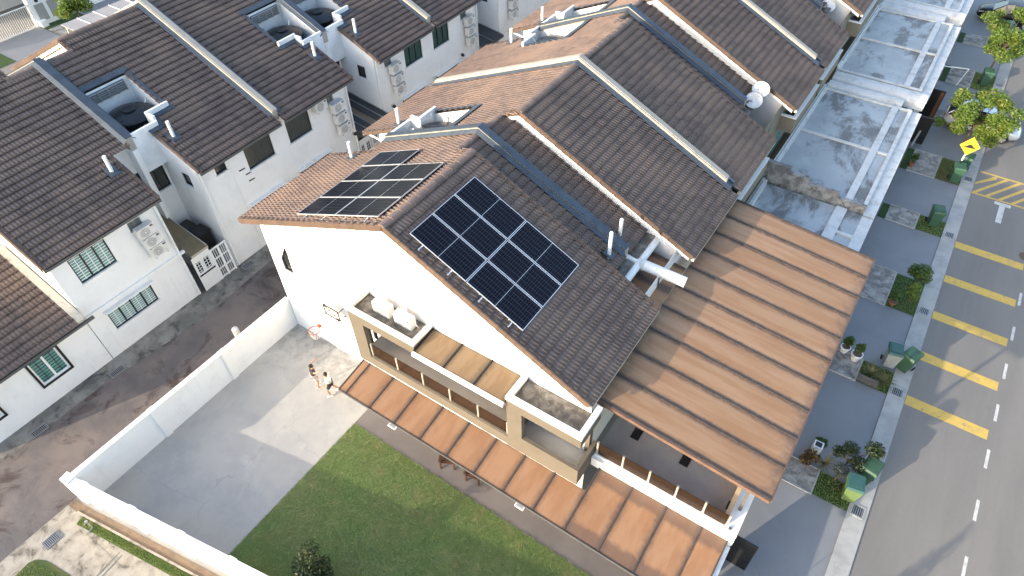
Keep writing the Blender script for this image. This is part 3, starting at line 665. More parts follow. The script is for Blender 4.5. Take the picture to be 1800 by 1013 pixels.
        MB().quad(T(15.31,v0+.15,4.0),T(15.31,v0+1.6,4.0),T(15.31,v0+1.6,2.8),T(15.31,v0+.15,2.8)).build('window', 'teal_glass', h)
    return h, T, zb
G3 = dict(panes=3, glass='teal_glass', grille='white_paint', bars=9, hood=False)
G4 = dict(panes=4, glass='teal_glass', grille='white_paint', bars=9, hood=True)
BIG = dict(panes=1, glass='curtain_glass', fw=.035); GRN = dict(panes=3, glass='green_glass', fw=.035); SM = dict(panes=1, glass='dark_glass'); LV = dict(panes=1, glass='dark_glass', grille='ac_grille', bars=6, frame='grey_metal')
LOW = dict(panes=4, glass='green_glass', fw=.04, hood=True)
PR = (5.98, 17.9, 29.8, 41.7); WR = 5.96
PL = (-.1, 11.42, 22.94, 34.46); WL = 5.76
U = {}
U[1] = make_house('R', PR[0], -1, 6.23, 'end terrace house with solar panels on both roof slopes and beige side frames', end=True, well=False, limit=300, parapet=True)
U[2] = make_house('R', PR[0], 1, WR, 'terrace house adjoining the solar-panel house, front under the big brown canopy', limit=300, parapet=False)
U[3] = make_house('R', PR[1], -1, WR, 'terrace house third in the right row, just beyond the big brown canopy', limit=300, cap=False, parapet=True, ledge=True)
U[4] = make_house('R', PR[1], 1, WR, 'terrace house fourth in the right row, with a satellite dish beside its verge', limit=200, parapet=False, ledge=True)
U[5] = make_house('R', PR[2], -1, WR, 'terrace house fifth in the right row, roof cut by the top edge', limit=0, cap=False, ledge=True)
U[6] = make_house('R', PR[2], 1, WR, 'terrace house sixth in the right row, only its eave corner in view', limit=0, parapet=False, ledge=True)
U[7] = make_house('R', PR[3], -1, WR, 'farthest terrace house of the right row, at the very top edge', limit=0, cap=False, ledge=True)
A_ = make_house('L', PL[0], -1, 6.07, 'end terrace house across the lane with green grilled windows', end=True, well=False, limit=300,
    holes=[(-5.22,-3.64,4.15,5.43,G3), (-2.6,-2.0,4.96,5.44,LV), (-5.12,-3.0,1.22,2.31,G4)])
B_ = make_house('L', PL[0], 1, WL, 'terrace house across the lane, second in left row, with one dark curtained window', limit=300, parapet=False,
    holes=[(1.87,2.46,5.05,5.53,SM), (3.52,5.11,4.32,5.47,BIG), (2.9,5.0,1.5,2.62,LOW)])
C_ = make_house('L', PL[1], -1, WL, 'terrace house across the lane, third in the left row, with a stack of air conditioners', limit=300, cap=False,
    holes=[(6.1,7.6,4.32,5.62,BIG), (8.8,9.34,5.12,5.65,LV), (6.14,8.3,1.6,2.65,LOW)])
D_ = make_house('L', PL[1], 1, WL, 'terrace house across the lane, fourth in the left row, with one green window', limit=200, parapet=False,
    holes=[(13.3,13.88,5.12,5.64,LV), (14.95,16.48,4.37,5.68,GRN), (14.3,16.4,1.6,2.66,LOW)])
E_ = make_house('L', PL[2], -1, WL, 'terrace house across the lane, fifth in left row, green window and vent', limit=0, cap=False,
    holes=[(17.5,19.0,4.36,5.7,GRN), (20.2,20.8,5.1,5.62,LV), (17.5,19.7,1.6,2.66,LOW)])
F_ = make_house('L', PL[2], 1, WL, 'far terrace house across the lane, cut by the top edge of the picture', limit=0, parapet=False)
H_ = make_house('L', PL[3], -1, WL, 'farthest terrace house of the left row, beyond the top edge', limit=0, cap=False)
# extra gable and side walls of the two end houses
def end_walls():
    h = U[1][0]
    # gable wall with a tall narrow window near the lane corner
    b = wall_sheet((0, 0, 0), (1,0,0), (0,-1,0), 15.0, 6.02, [(.62, 1.17, 3.88, 5.38)], .14)
    zt = lambda x: EAVE_Z+KB*(x+.9) if x < 7.4 else RIDGE_Z-KF*(x-7.4)
    b.quad((0,0,6.02),(15.0,0,6.02),(15.0,0,zt(15.0)-.05),(7.4,0,RIDGE_Z-.05),(0,0,zt(0)-.05))
    b.build('gable_wall', 'white', h)
    window(h, (0,0,0), (1,0,0), (0,-1,0), .62, 1.17, 3.88, 5.38, 1, 'dark_glass', fw=.06)
    o = MB(); o.hexa([(.64,-.02,5.36),(1.15,-.02,5.36),(1.15,-.32,5.0),(.64,-.32,5.0)], [(.64,-.02,5.39),(1.15,-.02,5.39),(1.15,-.32,5.03),(.64,-.32,5.03)]); o.build('awning_sash', 'grey_metal', h)
    o = MB(); o.box(1.5,1.78,-.05,-.003,4.0,4.02).box(1.6,1.88,-.05,-.003,3.9,3.92); o.build('wall_hook', 'grey_metal', h)
    h = A_[0]
    x0, x1 = -5.4, -20.2
    b = MB(); b.quad((x0,-5.92,0),(x1,-5.92,0),(x1,-5.92,6.3),(-13.2,-5.92,RIDGE_Z-.06),(x0,-5.92,6.2)); b.build('gable_wall', 'white', h)
    b = MB().box(-5.42,-5.30,-5.9,-1.02,2.62,2.75); b.build('string_course', 'white', h)
end_walls()
# ------------------------------------------------------------------ low wing of the left end house
def low_wing():
    h = A_[0]
    y0, y1 = -12.3, -5.95; xr = -9.2; ze, zr = 3.06, 4.9; k = (zr-ze)/4.3
    hs = [(-8.55,-7.39,1.06,2.42, dict(panes=2, glass='teal_glass', frame='white_paint', grille='dark_frame', bars=8, fw=.07)), (-11.6,-10.2,1.06,2.42, dict(panes=2, glass='teal_glass', frame='white_paint', grille='dark_frame', bars=8, fw=.07))]
    wall_sheet((-5.4, y0, 0), (0,1,0), (1,0,0), y1-y0, 3.1, [(a-y0, b-y0, c, d) for a, b, c, d, _ in hs]).build('wing_wall', 'white', h)
    for a, b, c, d, kw in hs:
        window(h, (-5.4,0,0), (0,1,0), (1,0,0), a, b, c, d, **kw)
        f = MB(); 
        for (p, q, r, s) in ((a-.09,b+.09,c-.09,c-.062),(a-.09,b+.09,d+.0,d+.09),(a-.09,a,c-.062,d),(b,b+.09,c-.062,d)): f.box(-5.398,-5.35,p,q,r,s)
        f.build('window_surround', 'dark_frame', h)
    T = lambda u, v, z: (-4.9-u, y1-v, z)
    fr = []
    slope_tiles(fr, T, (4.3, zr), (-.04, ze-.02), .34, 6.64, lambda u, v: True)
    L = len(fr); put_tiles(h, fr, 0)
    MB().quad(T(0,0,ze-.02),T(4.3,0,zr-.02),T(4.3,6.6,zr-.02),T(0,6.6,ze-.02)).quad(T(4.3,0,zr-.02),T(8.6,0,ze),T(8.6,6.6,ze),T(4.3,6.6,zr-.02)).quad(T(.5,6.35,0),T(8.2,6.35,0),T(8.2,6.35,3.1),T(4.3,6.35,zr-.05),T(.5,6.35,3.2)).build('wing_deck', 'tile', h)
    b = MB(); b.hexa([T(-.05,.02,ze+.02),T(4.4,.02,zr+.02),T(4.4,.34,zr+.02),T(-.05,.34,ze+.02)], [T(-.05,.02,ze+.1),T(4.4,.02,zr+.12),T(4.4,.34,zr+.12),T(-.05,.34,ze+.1)]); b.build('wing_flashing', 'gutter_cream', h)
    b = MB(); b.hexa([T(-.12,-.25,ze-.14),T(0,-.25,ze-.14),T(0,6.6,ze-.14),T(-.12,6.6,ze-.14)], [T(-.12,-.25,ze-.03),T(0,-.25,ze-.03),T(0,6.6,ze-.03),T(-.12,6.6,ze-.03)]); b.build('wing_gutter', 'gutter_dark', h)
    cap_row(h, (T(4.3,.36,zr+.03), T(4.3,6,zr+.03)), 'ridge_tile', 'tile_cap', .15, .06, .07)
    b = MB(); b.quad(T(.5,0,0),T(8.4,0,0),T(8.4,0,3.1),T(4.3,0,zr),T(.5,0,3.2)); b.build('wing_end_wall', 'white', h)
    MB().quad((-9.2,-5.96,4.9),(-13,-5.96,4.9),(-13,-16,4.9),(-9.2,-16,4.9)).build('wing_flat_roof', 'awning_pale', h) if 0 else None
low_wing()
# ------------------------------------------------------------------ boundary wall of the side garden
def boundary():
    h = thing('boundary_wall', 'tall white boundary wall between the back lane and the grey court', 'wall', (-.1, -5.2, 0))
    MB().box(-.17, -.02, -10.2, .0, 0, 1.70).build('wall_panel', 'white', h)
    MB().box(-.20, .01, -10.2, .0, 1.701, 1.75).build('coping', 'white_paint', h)
    for y in (-3.6, -6.95): MB().box(-.22, .03, y-.14, y+.14, 0, 1.753).build('pier', 'white', h)
    h = thing('boundary_wall', 'slanting white boundary wall along the grass strip at the bottom left', 'wall', (3, -9.7, 0))
    d = Vector((1, .1755, 0)).normalized(); n = Vector((-d.y, d.x, 0))
    P = lambda s, t, z: Vector((-.3, -10.38, z))+d*s+n*t
    def slab(b, s0, s1, t0, t1, z0, z1): b.hexa([P(s0,t0,z0),P(s1,t0,z0),P(s1,t1,z0),P(s0,t1,z0)], [P(s0,t0,z1),P(s1,t0,z1),P(s1,t1,z1),P(s0,t1,z1)])
    b = MB(); slab(b, 0, 22, -.11, .11, 0, 1.5); b.build('wall_panel', 'white', h)
    b = MB(); slab(b, .25, 22, -.13, .13, 1.501, 1.56); b.build('coping', 'white_paint', h)
    b = MB(); slab(b, -.14, .24, -.17, .17, 0, 1.64); b.build('corner_pier', 'white', h)
    for s in (.75, 3.0, 5.2, 7.4, 9.6):
        b = MB(); slab(b, s-.15, s+.15, -.16, .16, 0, 1.563); b.build('pier', 'white', h)
boundary()
t = thing('boundary_wall', 'low white front wall below the end of the garden canopy', 'wall', (20.2, -4, 0))
MB().box(-.08,.08,-4.0,3.3,0,1.75).build('wall_panel', 'white', t, True); MB().box(-.11,.11,-4.0,3.3,1.751,1.8).build('coping', 'white_paint', t, True)
# ------------------------------------------------------------------ balcony, beige frames and side canopies of the solar-panel house
def side_works():
    h = U[1][0]
    # frame nearest the court
    f = MB(); f.box(5.55,6.2,-1.06,-.86,2.62,5.45).box(6.2,8.66,-1.06,-.9,4.98,5.45).box(8.5,8.66,-.9,-.003,4.98,5.45).box(5.55,5.7,-.86,-.003,4.98,5.45).box(5.71,8.49,-.89,-.003,5.0,5.2)
    f.box(6.2,12.5,-1.06,-.86,2.62,3.12)
    fr = f.build('beige_frame', 'beige', h)
    MB().box(5.53,8.68,-1.08,-.93,5.452,5.6).box(5.53,5.69,-.93,-.003,5.452,5.6).box(8.52,8.68,-.93,-.003,5.452,5.6).build('coping', 'coping', fr)
    MB().box(5.7,8.5,-.92,-.01,5.21,5.36).build('planter_floor', 'moss_slab', fr)
    for y in (-.72, -.45, -.2): MB().box(5.6,5.72,y-.05,y+.05,3.0,4.97).build('fin', 'dark_frame', fr)
    # frame nearest the street, open at its corner
    f = MB(); f.box(12.5,13.08,-1.08,-.9,2.62,5.45).box(13.08,15.25,-1.08,-.9,4.98,5.45).box(15.07,15.25,-.9,.2,4.98,5.45).box(12.5,12.68,-.9,-.003,2.62,5.45)
    f.box(13.08,15.25,-1.08,-.95,2.62,3.55).box(15.12,15.25,-.95,.2,2.62,3.55).box(12.69,15.06,-.89,-.003,5.0,5.2).box(14.9,15.06,-.003,.2,2.62,5.2)
    fr = f.build('beige_frame', 'beige', h)
    MB().box(12.48,15.27,-1.10,-.92,5.452,5.6).box(12.48,12.66,-.92,-.003,5.452,5.6).box(15.09,15.27,-.92,.22,5.452,5.6).build('coping', 'white_paint', fr)
    MB().box(12.67,15.06,-.91,-.01,5.21,5.36).build('planter_floor', 'moss_slab', fr)
    MB().box(12.69,15.1,-.94,-.01,2.9,3.0).build('balcony_floor', 'balcony', fr)
    # balcony between the frames
    MB().box(5.72,12.49,-.859,-.004,2.85,3.0).build('balcony_floor', 'balcony', h)
    rail = MB().box(6.2,12.49,-1.03,-.9,3.122,3.17).build('railing', 'beige', h)
    xs = [6.26+1.235*i for i in range(6)]
    for i, x in enumerate(xs):
        MB().box(x-.03,x+.03,-1.0,-.93,3.171,3.86).build('post', 'post_metal', rail)
        if i < 5: MB().box(x+.05,x+1.185,-.975,-.955,3.19,3.82).build('glass_panel', 'smoke_glass', rail)
    # lean-over canopy above the balcony
    c = thing('balcony_canopy', 'small brown sheet canopy between the two beige frames under the gable', 'canopy', (10.6, -.5, 5.3))
    w_ = (12.47-8.69)/3
    for i in range(3):
        x0 = 8.69+w_*i
        b = MB().hexa([(-.56,-w_/2+.01,.05),(.56,-w_/2+.01,-.05),(.56,w_/2-.01,-.05),(-.56,w_/2-.01,.05)], [(-.56,-w_/2+.01,.07),(.56,-w_/2+.01,-.03),(.56,w_/2-.01,-.03),(-.56,w_/2-.01,.07)])
        o = b.build('canopy_sheet', 'canopy_up', c, True); o.rotation_euler = (0,0,-math.pi/2); o.location = (x0+w_/2-10.6, -.58+.5, .0)
    for i in range(4):
        x = 8.70+w_*i; MB().hexa([(x-.025,-1.13,5.25),(x+.025,-1.13,5.25),(x+.025,-.02,5.35),(x-.025,-.02,5.35)], [(x-.025,-1.13,5.31),(x+.025,-1.13,5.31),(x+.025,-.02,5.41),(x-.025,-.02,5.41)]).build('batten', 'black_metal', c)
    MB().box(8.69,12.47,-1.25,-1.14,5.14,5.29).build('gutter', 'white_paint', c)
    # ground-floor canopy along the garden walk
    c = thing('garden_canopy', 'long brown sheet canopy running along the lawn side of the house', 'canopy', (12.5, -1.6, 2.4))
    xs = [5.7]+[6.03+1.2*i for i in range(8)]+[15.62, 16.86, 18.08, 19.3, 20.12]
    zo, zi = 2.34, 2.58
    for i in range(len(xs)-1):
        a, b_ = xs[i], xs[i+1]; cx = (a+b_)/2; wd = (b_-a)/2-.012
        yi = -1.07 if cx < 15.2 else -.16
        yo = -2.52; ln = (yi-yo)/2
        zi_ = zi if cx < 15.2 else zi+.14
        dz = (zi_-zo)/2
        b = MB(); N = 4
        for k in range(N):
            t0, t1 = -1+2*k/N, -1+2*(k+1)/N
            bow = lambda t: .006*(1-t*t)
            b.hexa([(-ln,wd*t0,dz+bow(t0)-.012),(ln,wd*t0,-dz+bow(t0)-.012),(ln,wd*t1,-dz+bow(t1)-.012),(-ln,wd*t1,dz+bow(t1)-.012)], [(-ln,wd*t0,dz+bow(t0)),(ln,wd*t0,-dz+bow(t0)),(ln,wd*t1,-dz+bow(t1)),(-ln,wd*t1,dz+bow(t1))])
        o = b.build('canopy_sheet', 'canopy_low', c, True); o.rotation_euler = (0,0,-math.pi/2); o.location = (cx-12.5, (yi+yo)/2+1.6, (zo+zi_)/2-2.4)
    for i, x in enumerate(xs):
        yi = -1.07 if x < 15.3 else -.16; zi_ = zi if x < 15.3 else zi+.14
        MB().hexa([(x-.025,-2.53,zo-.02),(x+.025,-2.53,zo-.02),(x+.025,yi,zi_-.02),(x-.025,yi,zi_-.02)], [(x-.025,-2.53,zo+.02),(x+.025,-2.53,zo+.02),(x+.025,yi,zi_+.02),(x-.025,yi,zi_+.02)]).build('batten', 'batten', c)
        MB().box(x-.03,x+.03,-2.50,-2.44,2.2,2.3).build('batten_end', 'black_metal', c) if 0 else None
    MB().box(5.7,20.12,-2.56,-2.535,zo-.05,zo+.03).build('edge_trim', 'gutter_dark', c)
    for x in (7.2, 10.8, 14.4, 18.0): MB().box(x-.04,x+.04,-1.2,-1.12,.01,zo+.1).build('post', 'gutter_dark', c)
    for i, x in enumerate((8.45, 14.0)):
        l = thing('canopy_lamp', ['small white lamp on the canopy edge near the court corner', 'small white lamp on the canopy edge in front of the street-side beige frame'][i], 'lamp', (x, -2.62, 2.25))
        MB().box(-.17,.17,-.06,.06,0,.06).build('housing', 'white_paint', l, True); MB().box(-.13,.13,-.04,.04,.061,.07).build('lens', 'awning_pale', l, True)
    # roof terrace over the car porch
    MB().box(15.26,20.2,.16,12.0,2.72,3.0).build('terrace_floor', 'balcony', h)
    MB().box(15.27,20.2,-.15,.155,2.62,3.08).build('terrace_kerb', 'white_paint', h)
    rail = MB().box(15.3,19.9,.0,.1,3.082,3.12).build('railing', 'white_paint', h)
    xs = [15.36,16.3,17.24,18.18,19.12,19.9]
    for i, x in enumerate(xs):
        MB().box(x-.03,x+.03,.02,.09,3.121,3.85).build('post', 'post_metal', rail)
        if i < 5: MB().box(x+.05,xs[i+1]-.05,.045,.065,3.14,3.80).build('glass_panel', 'smoke_glass', rail)
    MB().box(19.72,19.86,.16,11.9,3.002,3.5).build('terrace_parapet', 'parapet_tan', h)
    MB().box(19.865,20.28,-.14,12.0,2.5,3.3).build('terrace_edge_beam', 'white_paint', h)
    MB().box(19.98,20.28,-2.5,-.155,2.2,2.42).build('porch_beam', 'white_paint', h)
    MB().box(19.95,20.25,-.13,.17,.0,2.49).box(19.95,20.25,11.7,12.0,0,2.49).box(19.95,20.25,5.8,6.1,0,2.49).build('porch_column', 'white', h)
    MB().box(19.98,20.06,-.1,-.02,3.302,3.36).build('beam_cap', 'gutter_dark', h)
    for x in (16.12, 17.93): MB().box(x-.15,x+.15,1.3,1.74,3.003,3.02).build('floor_hatch', 'dark_frame', h)
    for y in (.4, 1.9, 3.5): MB().box(19.66,19.72,y,y+.28,3.42,3.52).build('parapet_lamp', 'dark_frame', h)
side_works()
def big_canopy():
    c = thing('porch_canopy', 'huge brown ribbed sheet canopy over the car porches beside the street', 'canopy', (17.8, 6.3, 5.4))
    x0, x1, z0, z1 = 14.92, 20.64, 5.50, 5.0; y0, y1, n = .52, 12.3, 10; w_ = (y1-y0)/n
    sl = (z1-z0)/(x1-x0); hl = (x1-x0)/2; cz = (z0+z1)/2
    for i in range(n):
        yc = y0+w_*(i+.5); wd = w_/2-.015; b = MB(); N = 4
        for k in range(N):
            t0, t1 = -1+2*k/N, -1+2*(k+1)/N; bow = lambda t: .008*(1-t*t)
            b.hexa([(-hl,wd*t0,-hl*sl+bow(t0)-.012),(hl,wd*t0,hl*sl+bow(t0)-.012),(hl,wd*t1,hl*sl+bow(t1)-.012),(-hl,wd*t1,-hl*sl+bow(t1)-.012)], [(-hl,wd*t0,-hl*sl+bow(t0)),(hl,wd*t0,hl*sl+bow(t0)),(hl,wd*t1,hl*sl+bow(t1)),(-hl,wd*t1,-hl*sl+bow(t1))])
        o = b.build('canopy_sheet', 'canopy_big', c, True); o.location = ((x0+x1)/2-17.8, yc-6.3, cz-5.4)
    for k, (ya, yb) in enumerate(((4.66, 5.98), (6.0, 7.42))):
        o = MB().box(-.75,.75,-(yb-ya)/2,(yb-ya)/2,-.012,0).build('canopy_sheet', 'canopy_big', c, True); o.location = (14.15-17.8, (ya+yb)/2-6.3, 5.56-5.4); o.rotation_euler = (0,.09,0)
    for i in range(n+1):
        y = y0+w_*i; MB().hexa([(x0,y-.028,z0-.02),(x1,y-.028,z1-.02),(x1,y+.028,z1-.02),(x0,y+.028,z0-.02)], [(x0,y-.028,z0+.03),(x1,y-.028,z1+.03),(x1,y+.028,z1+.03),(x0,y+.028,z0+.03)]).build('batten', 'batten', c)
    MB().box(x1+.003,x1+.05,y0-.05,y1+.05,z1-.12,z1+.012).build('edge_trim', 'trim_brown', c)
    MB().hexa([(x0,y0-.11,z0-.12),(x1,y0-.11,z1-.12),(x1,y0-.03,z1-.12),(x0,y0-.03,z0-.12)], [(x0,y0-.11,z0+.02),(x1,y0-.11,z1+.02),(x1,y0-.03,z1+.02),(x0,y0-.03,z0+.02)]).build('side_trim', 'trim_brown', c)
    for y in (.7, 4.5, 8.3, 11.9): MB().box(20.0,20.1,y-.05,y+.05,3.31,z1+.0).build('post', 'gutter_dark', c)
big_canopy()
# white drain pipes in the gap between the first two roofs
t = thing('rain_pipe', 'thick white drain pipe lying from the roof gap onto the brown canopy', 'pipe', (14.2, 6.2, 6.0))
MB().tube((12.95,6.05,6.2),(13.62,6.1,6.12),.13,n=16).tube((13.62,6.1,6.12),(15.3,6.22,6.0),.2,n=18).build('pipe', 'white_pipe', t)
MB().tube((13.6,6.095,6.12),(13.72,6.11,6.11),.225,n=18).build('collar', 'white_dirty', t)
t = thing('gap_beam', 'white round beam bridging the gap between the first two roofs', 'beam', (13.52, 6.4, 6.0))
MB().tube((13.52,4.85,6.12),(13.5,7.65,6.12),.15,n=16).build('beam', 'white_pipe', t)
for i, (x, y, z0, z1) in enumerate(((12.66,5.25,6.8,7.82),(12.45,6.5,6.5,7.42))):
    t = thing('vent_pipe', ['white vent pipe on the solar-panel house side of the roof gap', 'white vent pipe on the neighbour side of the roof gap'][i], 'pipe', (x, y, z0))
    MB().tube((0,0,-.3),(0,0,z1-z0),.07,n=12).lathe([(.072,z1-z0-.05),(.06,z1-z0+.03),(.02,z1-z0+.06)],12).build('pipe', 'white_pipe', t, True)
    MB().box(-.2,.2,-.16,.16,.0,.03).build('flashing', 'flashing', t, True).rotation_euler = (0,.4,0)
# ------------------------------------------------------------------ solar panels
def solar():
    made = []
    def panel(P, ex, ey, en, L, Wd, label, rails):
        t = thing('solar_panel', label, 'solar panel', P, 'roof solar panels')
        m = Matrix((ex, ey, en)).transposed(); t.rotation_euler = m.to_euler()
        f = MB(); fw = .022
        f.box(-L/2,L/2,-Wd/2,-Wd/2+fw,0,.035).box(-L/2,L/2,Wd/2-fw,Wd/2,0,.035).box(-L/2,-L/2+fw,-Wd/2+fw,Wd/2-fw,0,.035).box(L/2-fw,L/2,-Wd/2+fw,Wd/2-fw,0,.035)
        f.build('frame', 'alu', t, True)
        for s in (-1, 1):
            b = MB().box(-(L/4-.017),(L/4-.017),-Wd/2+fw,Wd/2-fw,0,.03); o = b.build('cell_sheet', 'solar_cells', t, True); o.location = (s*(L/4-.006),0,0)
        MB().box(-.006,.006,-Wd/2+fw,Wd/2-fw,.004,.0315).build('mid_strip', 'alu', t, True)
        for x in rails:
            MB().box(x-.02,x+.02,-Wd/2-.0,Wd/2+.0,-.05,-.003).build('rail', 'alu', t, True)
    # street slope: 3 rows along the ridge x 2 down the slope
    a = math.atan(KF); ex = Vector((math.cos(a),0,-math.sin(a))); ey = Vector((0,1,0)); en = ex.cross(ey)
    top = Vector((8.09, .14, RIDGE_Z-KF*(8.09-7.4)))+en*.15
    Lp, Wp = 2.30, 1.115
    words = ['nearest the gable', 'in the middle row', 'farthest from the gable']
    for i in range(3):
        for j in range(2):
            P = top+ex*(Lp/2+j*(Lp+.03))+ey*(Wp/2+i*(Wp+.035))
            panel(P, ex, ey, en, Lp, Wp, f'solar panel on street-side slope, {["upper", "lower"][j]} column, {words[i]}', (-.6,.6))
    for j in range(4):
        P = top+ex*(.55+j*1.2+(.06 if j > 1 else 0))-en*.03
        t = thing('rail_end', f'aluminium rail stub below the street-side panels, {["first","second","third","fourth"][j]} from the ridge', 'rail', P, 'solar rail stubs')
        t.rotation_euler = Matrix((ex, ey, en)).transposed().to_euler()
        MB().box(-.02,.02,-.2,.0,-.04,0).build('bar', 'alu', t, True); MB().box(-.035,.035,-.2,-.16,-.08,-.041).build('foot', 'alu', t, True)
    # lane slope: 4 rows along, 2 deep except the farthest
    a = math.atan(KB); ex = Vector((math.cos(a),0,math.sin(a))); ey = Vector((0,1,0)); en = ex.cross(ey)
    low = Vector((2.68, .10, EAVE_Z+KB*(2.68+.9)))+en*.14
    words = ['nearest the gable', 'second from the gable', 'third from the gable', 'farthest from the gable']
    Lp = 2.33
    for i in range(4):
        for j in range(2):
            if i == 3 and j == 1: continue
            P = low+ex*(Lp/2+j*(Lp+.02))+ey*(Wp/2+i*(Wp+.025))
            panel(P, ex, ey, en, Lp, Wp, f'solar panel on lane-side slope, {["lower", "upper"][j]} column, {words[i]}', (-.6,.6))
    for j in range(4):
        P = low+ex*(.55+j*1.2)-en*.03
        t = thing('rail_end', f'aluminium rail stub below the lane-side panels, {["lowest","second lowest","third lowest","highest"][j]} on the slope', 'rail', P, 'solar rail stubs')
        t.rotation_euler = Matrix((ex, ey, en)).transposed().to_euler()
        MB().box(-.02,.02,-.2,.0,-.04,0).build('bar', 'alu', t, True); MB().box(-.035,.035,-.2,-.16,-.08,-.041).build('foot', 'alu', t, True)
solar()
# ------------------------------------------------------------------ water tanks, air conditioners, dishes
def tank_proto():
    t = thing('water_tank', 'x', 'water tank', (0,0,0), 'black roof water tanks')
    MB().lathe([(.9,0),(.95,.1),(.95,.5),(.92,.52),(.95,.54),(.95,1.0),(.92,1.02),(.95,1.04),(.95,1.45),(.99,1.47),(.99,1.53),(.93,1.56),(.55,1.66),(.26,1.70)],28).build('barrel', 'tank', t, True, True)
    MB().lathe([(.27,1.71),(.28,1.76),(.25,1.79)],20).build('lid', 'tank', t, True)
    b = MB()
    for a in range(4):
        q = a*math.pi/4+.4; c, s = math.cos(q), math.sin(q)
        b.hexa([(-.8*c-.03*s,-.8*s+.03*c,1.56),(.8*c-.03*s,.8*s+.03*c,1.56),(.8*c+.03*s,.8*s-.03*c,1.56),(-.8*c+.03*s,-.8*s-.03*c,1.56)], [(-.8*c-.03*s,-.8*s+.03*c,1.62),(.8*c-.03*s,.8*s+.03*c,1.62),(.8*c+.03*s,.8*s-.03*c,1.62),(-.8*c+.03*s,-.8*s-.03*c,1.62)]) if a < 2 else None
    b.build('lid_rib', 'tank', t, True)
    MB().tube((.5,.6,1.4),(.72,.85,1.75),.025,n=8).tube((.72,.85,1.75),(.72,.85,.4),.025,n=8).build('inlet_pipe', 'white_pipe', t, True)
    return t
tp = tank_proto(); first = True
for (hs, label) in ((B_, 'round black water tank in the white roof well nearest the left edge'), (C_, 'round black water tank on the near side of the white dividing wall'), (D_, 'round black water tank on the far side of the white dividing wall'),
        (U[2], 'black water tank half hidden behind the parapet of the solar-panel house'), (U[3], 'dark water tank in the sunlit roof well near the top centre'), (U[4], 'water tank in the hidden well behind the farther white parapet'), (E_, 'water tank in a far roof well at the top edge')):
    p = hs[1](4.3, 1.25, 5.85); place(tp, first, p, random.uniform(0,3), label, 'black roof water tanks'); first = False
def ac_proto():
    t = thing('air_conditioner', 'x', 'air conditioner', (0,0,0), 'air conditioner condensers')
    MB().box(-.15,.15,-.38,.38,0,.52).build('casing', 'ac_white', t, True)
    g = MB(); n = 20
    for r0, r1 in ((.0,.05),(.09,.115),(.145,.165),(.19,.215)):
        for i in range(n):
            a0, a1 = 6.2832*i/n, 6.2832*(i+1)/n
            P = lambda r, a: (.163, -.08+r*math.cos(a), .26+r*math.sin(a))
            if r0 == 0: g.add([P(0,0),P(r1,a0),P(r1,a1)], [(0,1,2)])
            else: g.add([P(r0,a0),P(r1,a0),P(r1,a1),P(r0,a1)], [(0,1,2,3)])
    g.build('fan_guard', 'ac_white', t, True)
    b = MB(); b.add([(.152,-.08+.225*math.cos(6.2832*i/24),.26+.225*math.sin(6.2832*i/24)) for i in range(24)], [tuple(range(24))]); b.build('fan_opening', 'ac_grille', t, True)
    MB().box(.151,.156,.2,.33,.4,.47).build('badge_plate', 'dark_frame', t, True)
    MB().box(-.15,.16,-.3,-.26,-.05,-.002).box(-.15,.16,.26,.3,-.05,-.002).build('bracket', 'grey_metal', t, True)
    MB().tube((-.1,.38,.1),(-.1,.44,.1),.03,n=8).tube((-.1,.44,.1),(-.2,.5,-.25),.02,n=8).build('hose', 'white_pipe', t, True)
    return t
ap = ac_proto(); first = True
POS = [('top','middle','bottom')]
ACS = []
for (y, zs, where) in ((-2.15, (4.62,4.06,3.5), 'beside a green grilled window, nearest left house'), (9.28, (4.62,3.96,3.3), 'on the corner past the dark curtained windows'), (13.85, (4.70,4.04,3.38), 'left of the green curtained windows'), (20.75, (4.70,4.04,3.38), 'right of the green curtained windows')):
    for k, z in enumerate(zs): ACS.append(((-5.15, y+(.06*k if y > 0 else .05*k), z), 0, f'{["top","middle","bottom"][k]} air conditioner of three {where}'))
for k, z in enumerate((4.6,3.94,3.28)): ACS.append(((-5.15, 25.6, z), 0, f'{["top","middle","bottom"][k]} air conditioner of the farthest stack at the top edge'))
ACS += [((-5.15, 8.2, 5.22), 0, 'single air conditioner under the eave beside a louvred vent'), ((6.75, -.4, 5.37), -math.pi/2, 'sunlit air conditioner on the beige frame roof, nearer the court'), ((7.75, -.4, 5.37), -math.pi/2, 'sunlit air conditioner on the beige frame roof, nearer the street')]
for (p, rz, l) in ACS: place(ap, first, p, rz, l, 'air conditioner condensers'); first = False
def dish(x, y, z, label, r=.4):
    t = thing('satellite_dish', label, 'satellite dish', (x, y, z-.7))
    prof = [(r*k/5, .12*(k/5)**2) for k in range(6)]
    b = MB(); n = 20
    b.lathe([(max(q[0],.01), q[1]) for q in prof], n, cap=False); b.lathe([(r,.12),(r+.01,.135),(r,.15)], n, cap=False)
    o = b.build('reflector', 'dish', t, True, True); o.location = (0,0,.7); o.rotation_euler = (R(30),R(14),0)
    MB().tube((0,0,0),(0,.06,.66),.025,n=8).build('mast', 'grey_metal', t, True)
    MB().tube((0,-.1,.72),(.0,-.42,.95),.012,n=6).box(-.04,.04,-.47,-.4,.92,1.0).build('feed_arm', 'grey_metal', t, True)
dish(13.3, 18.95, 6.75, 'pale satellite dish between two roofs, the farther of the pair by the white wall')
dish(13.25, 18.35, 6.45, 'white satellite dish between two roofs, the nearer of the pair')
dish(13.2, 30.6, 6.3, 'grey satellite dish in the farther roof gap, upper one at the top edge')
dish(12.9, 30.0, 6.0, 'blue-grey satellite dish in the farther roof gap, lower one at the top edge')
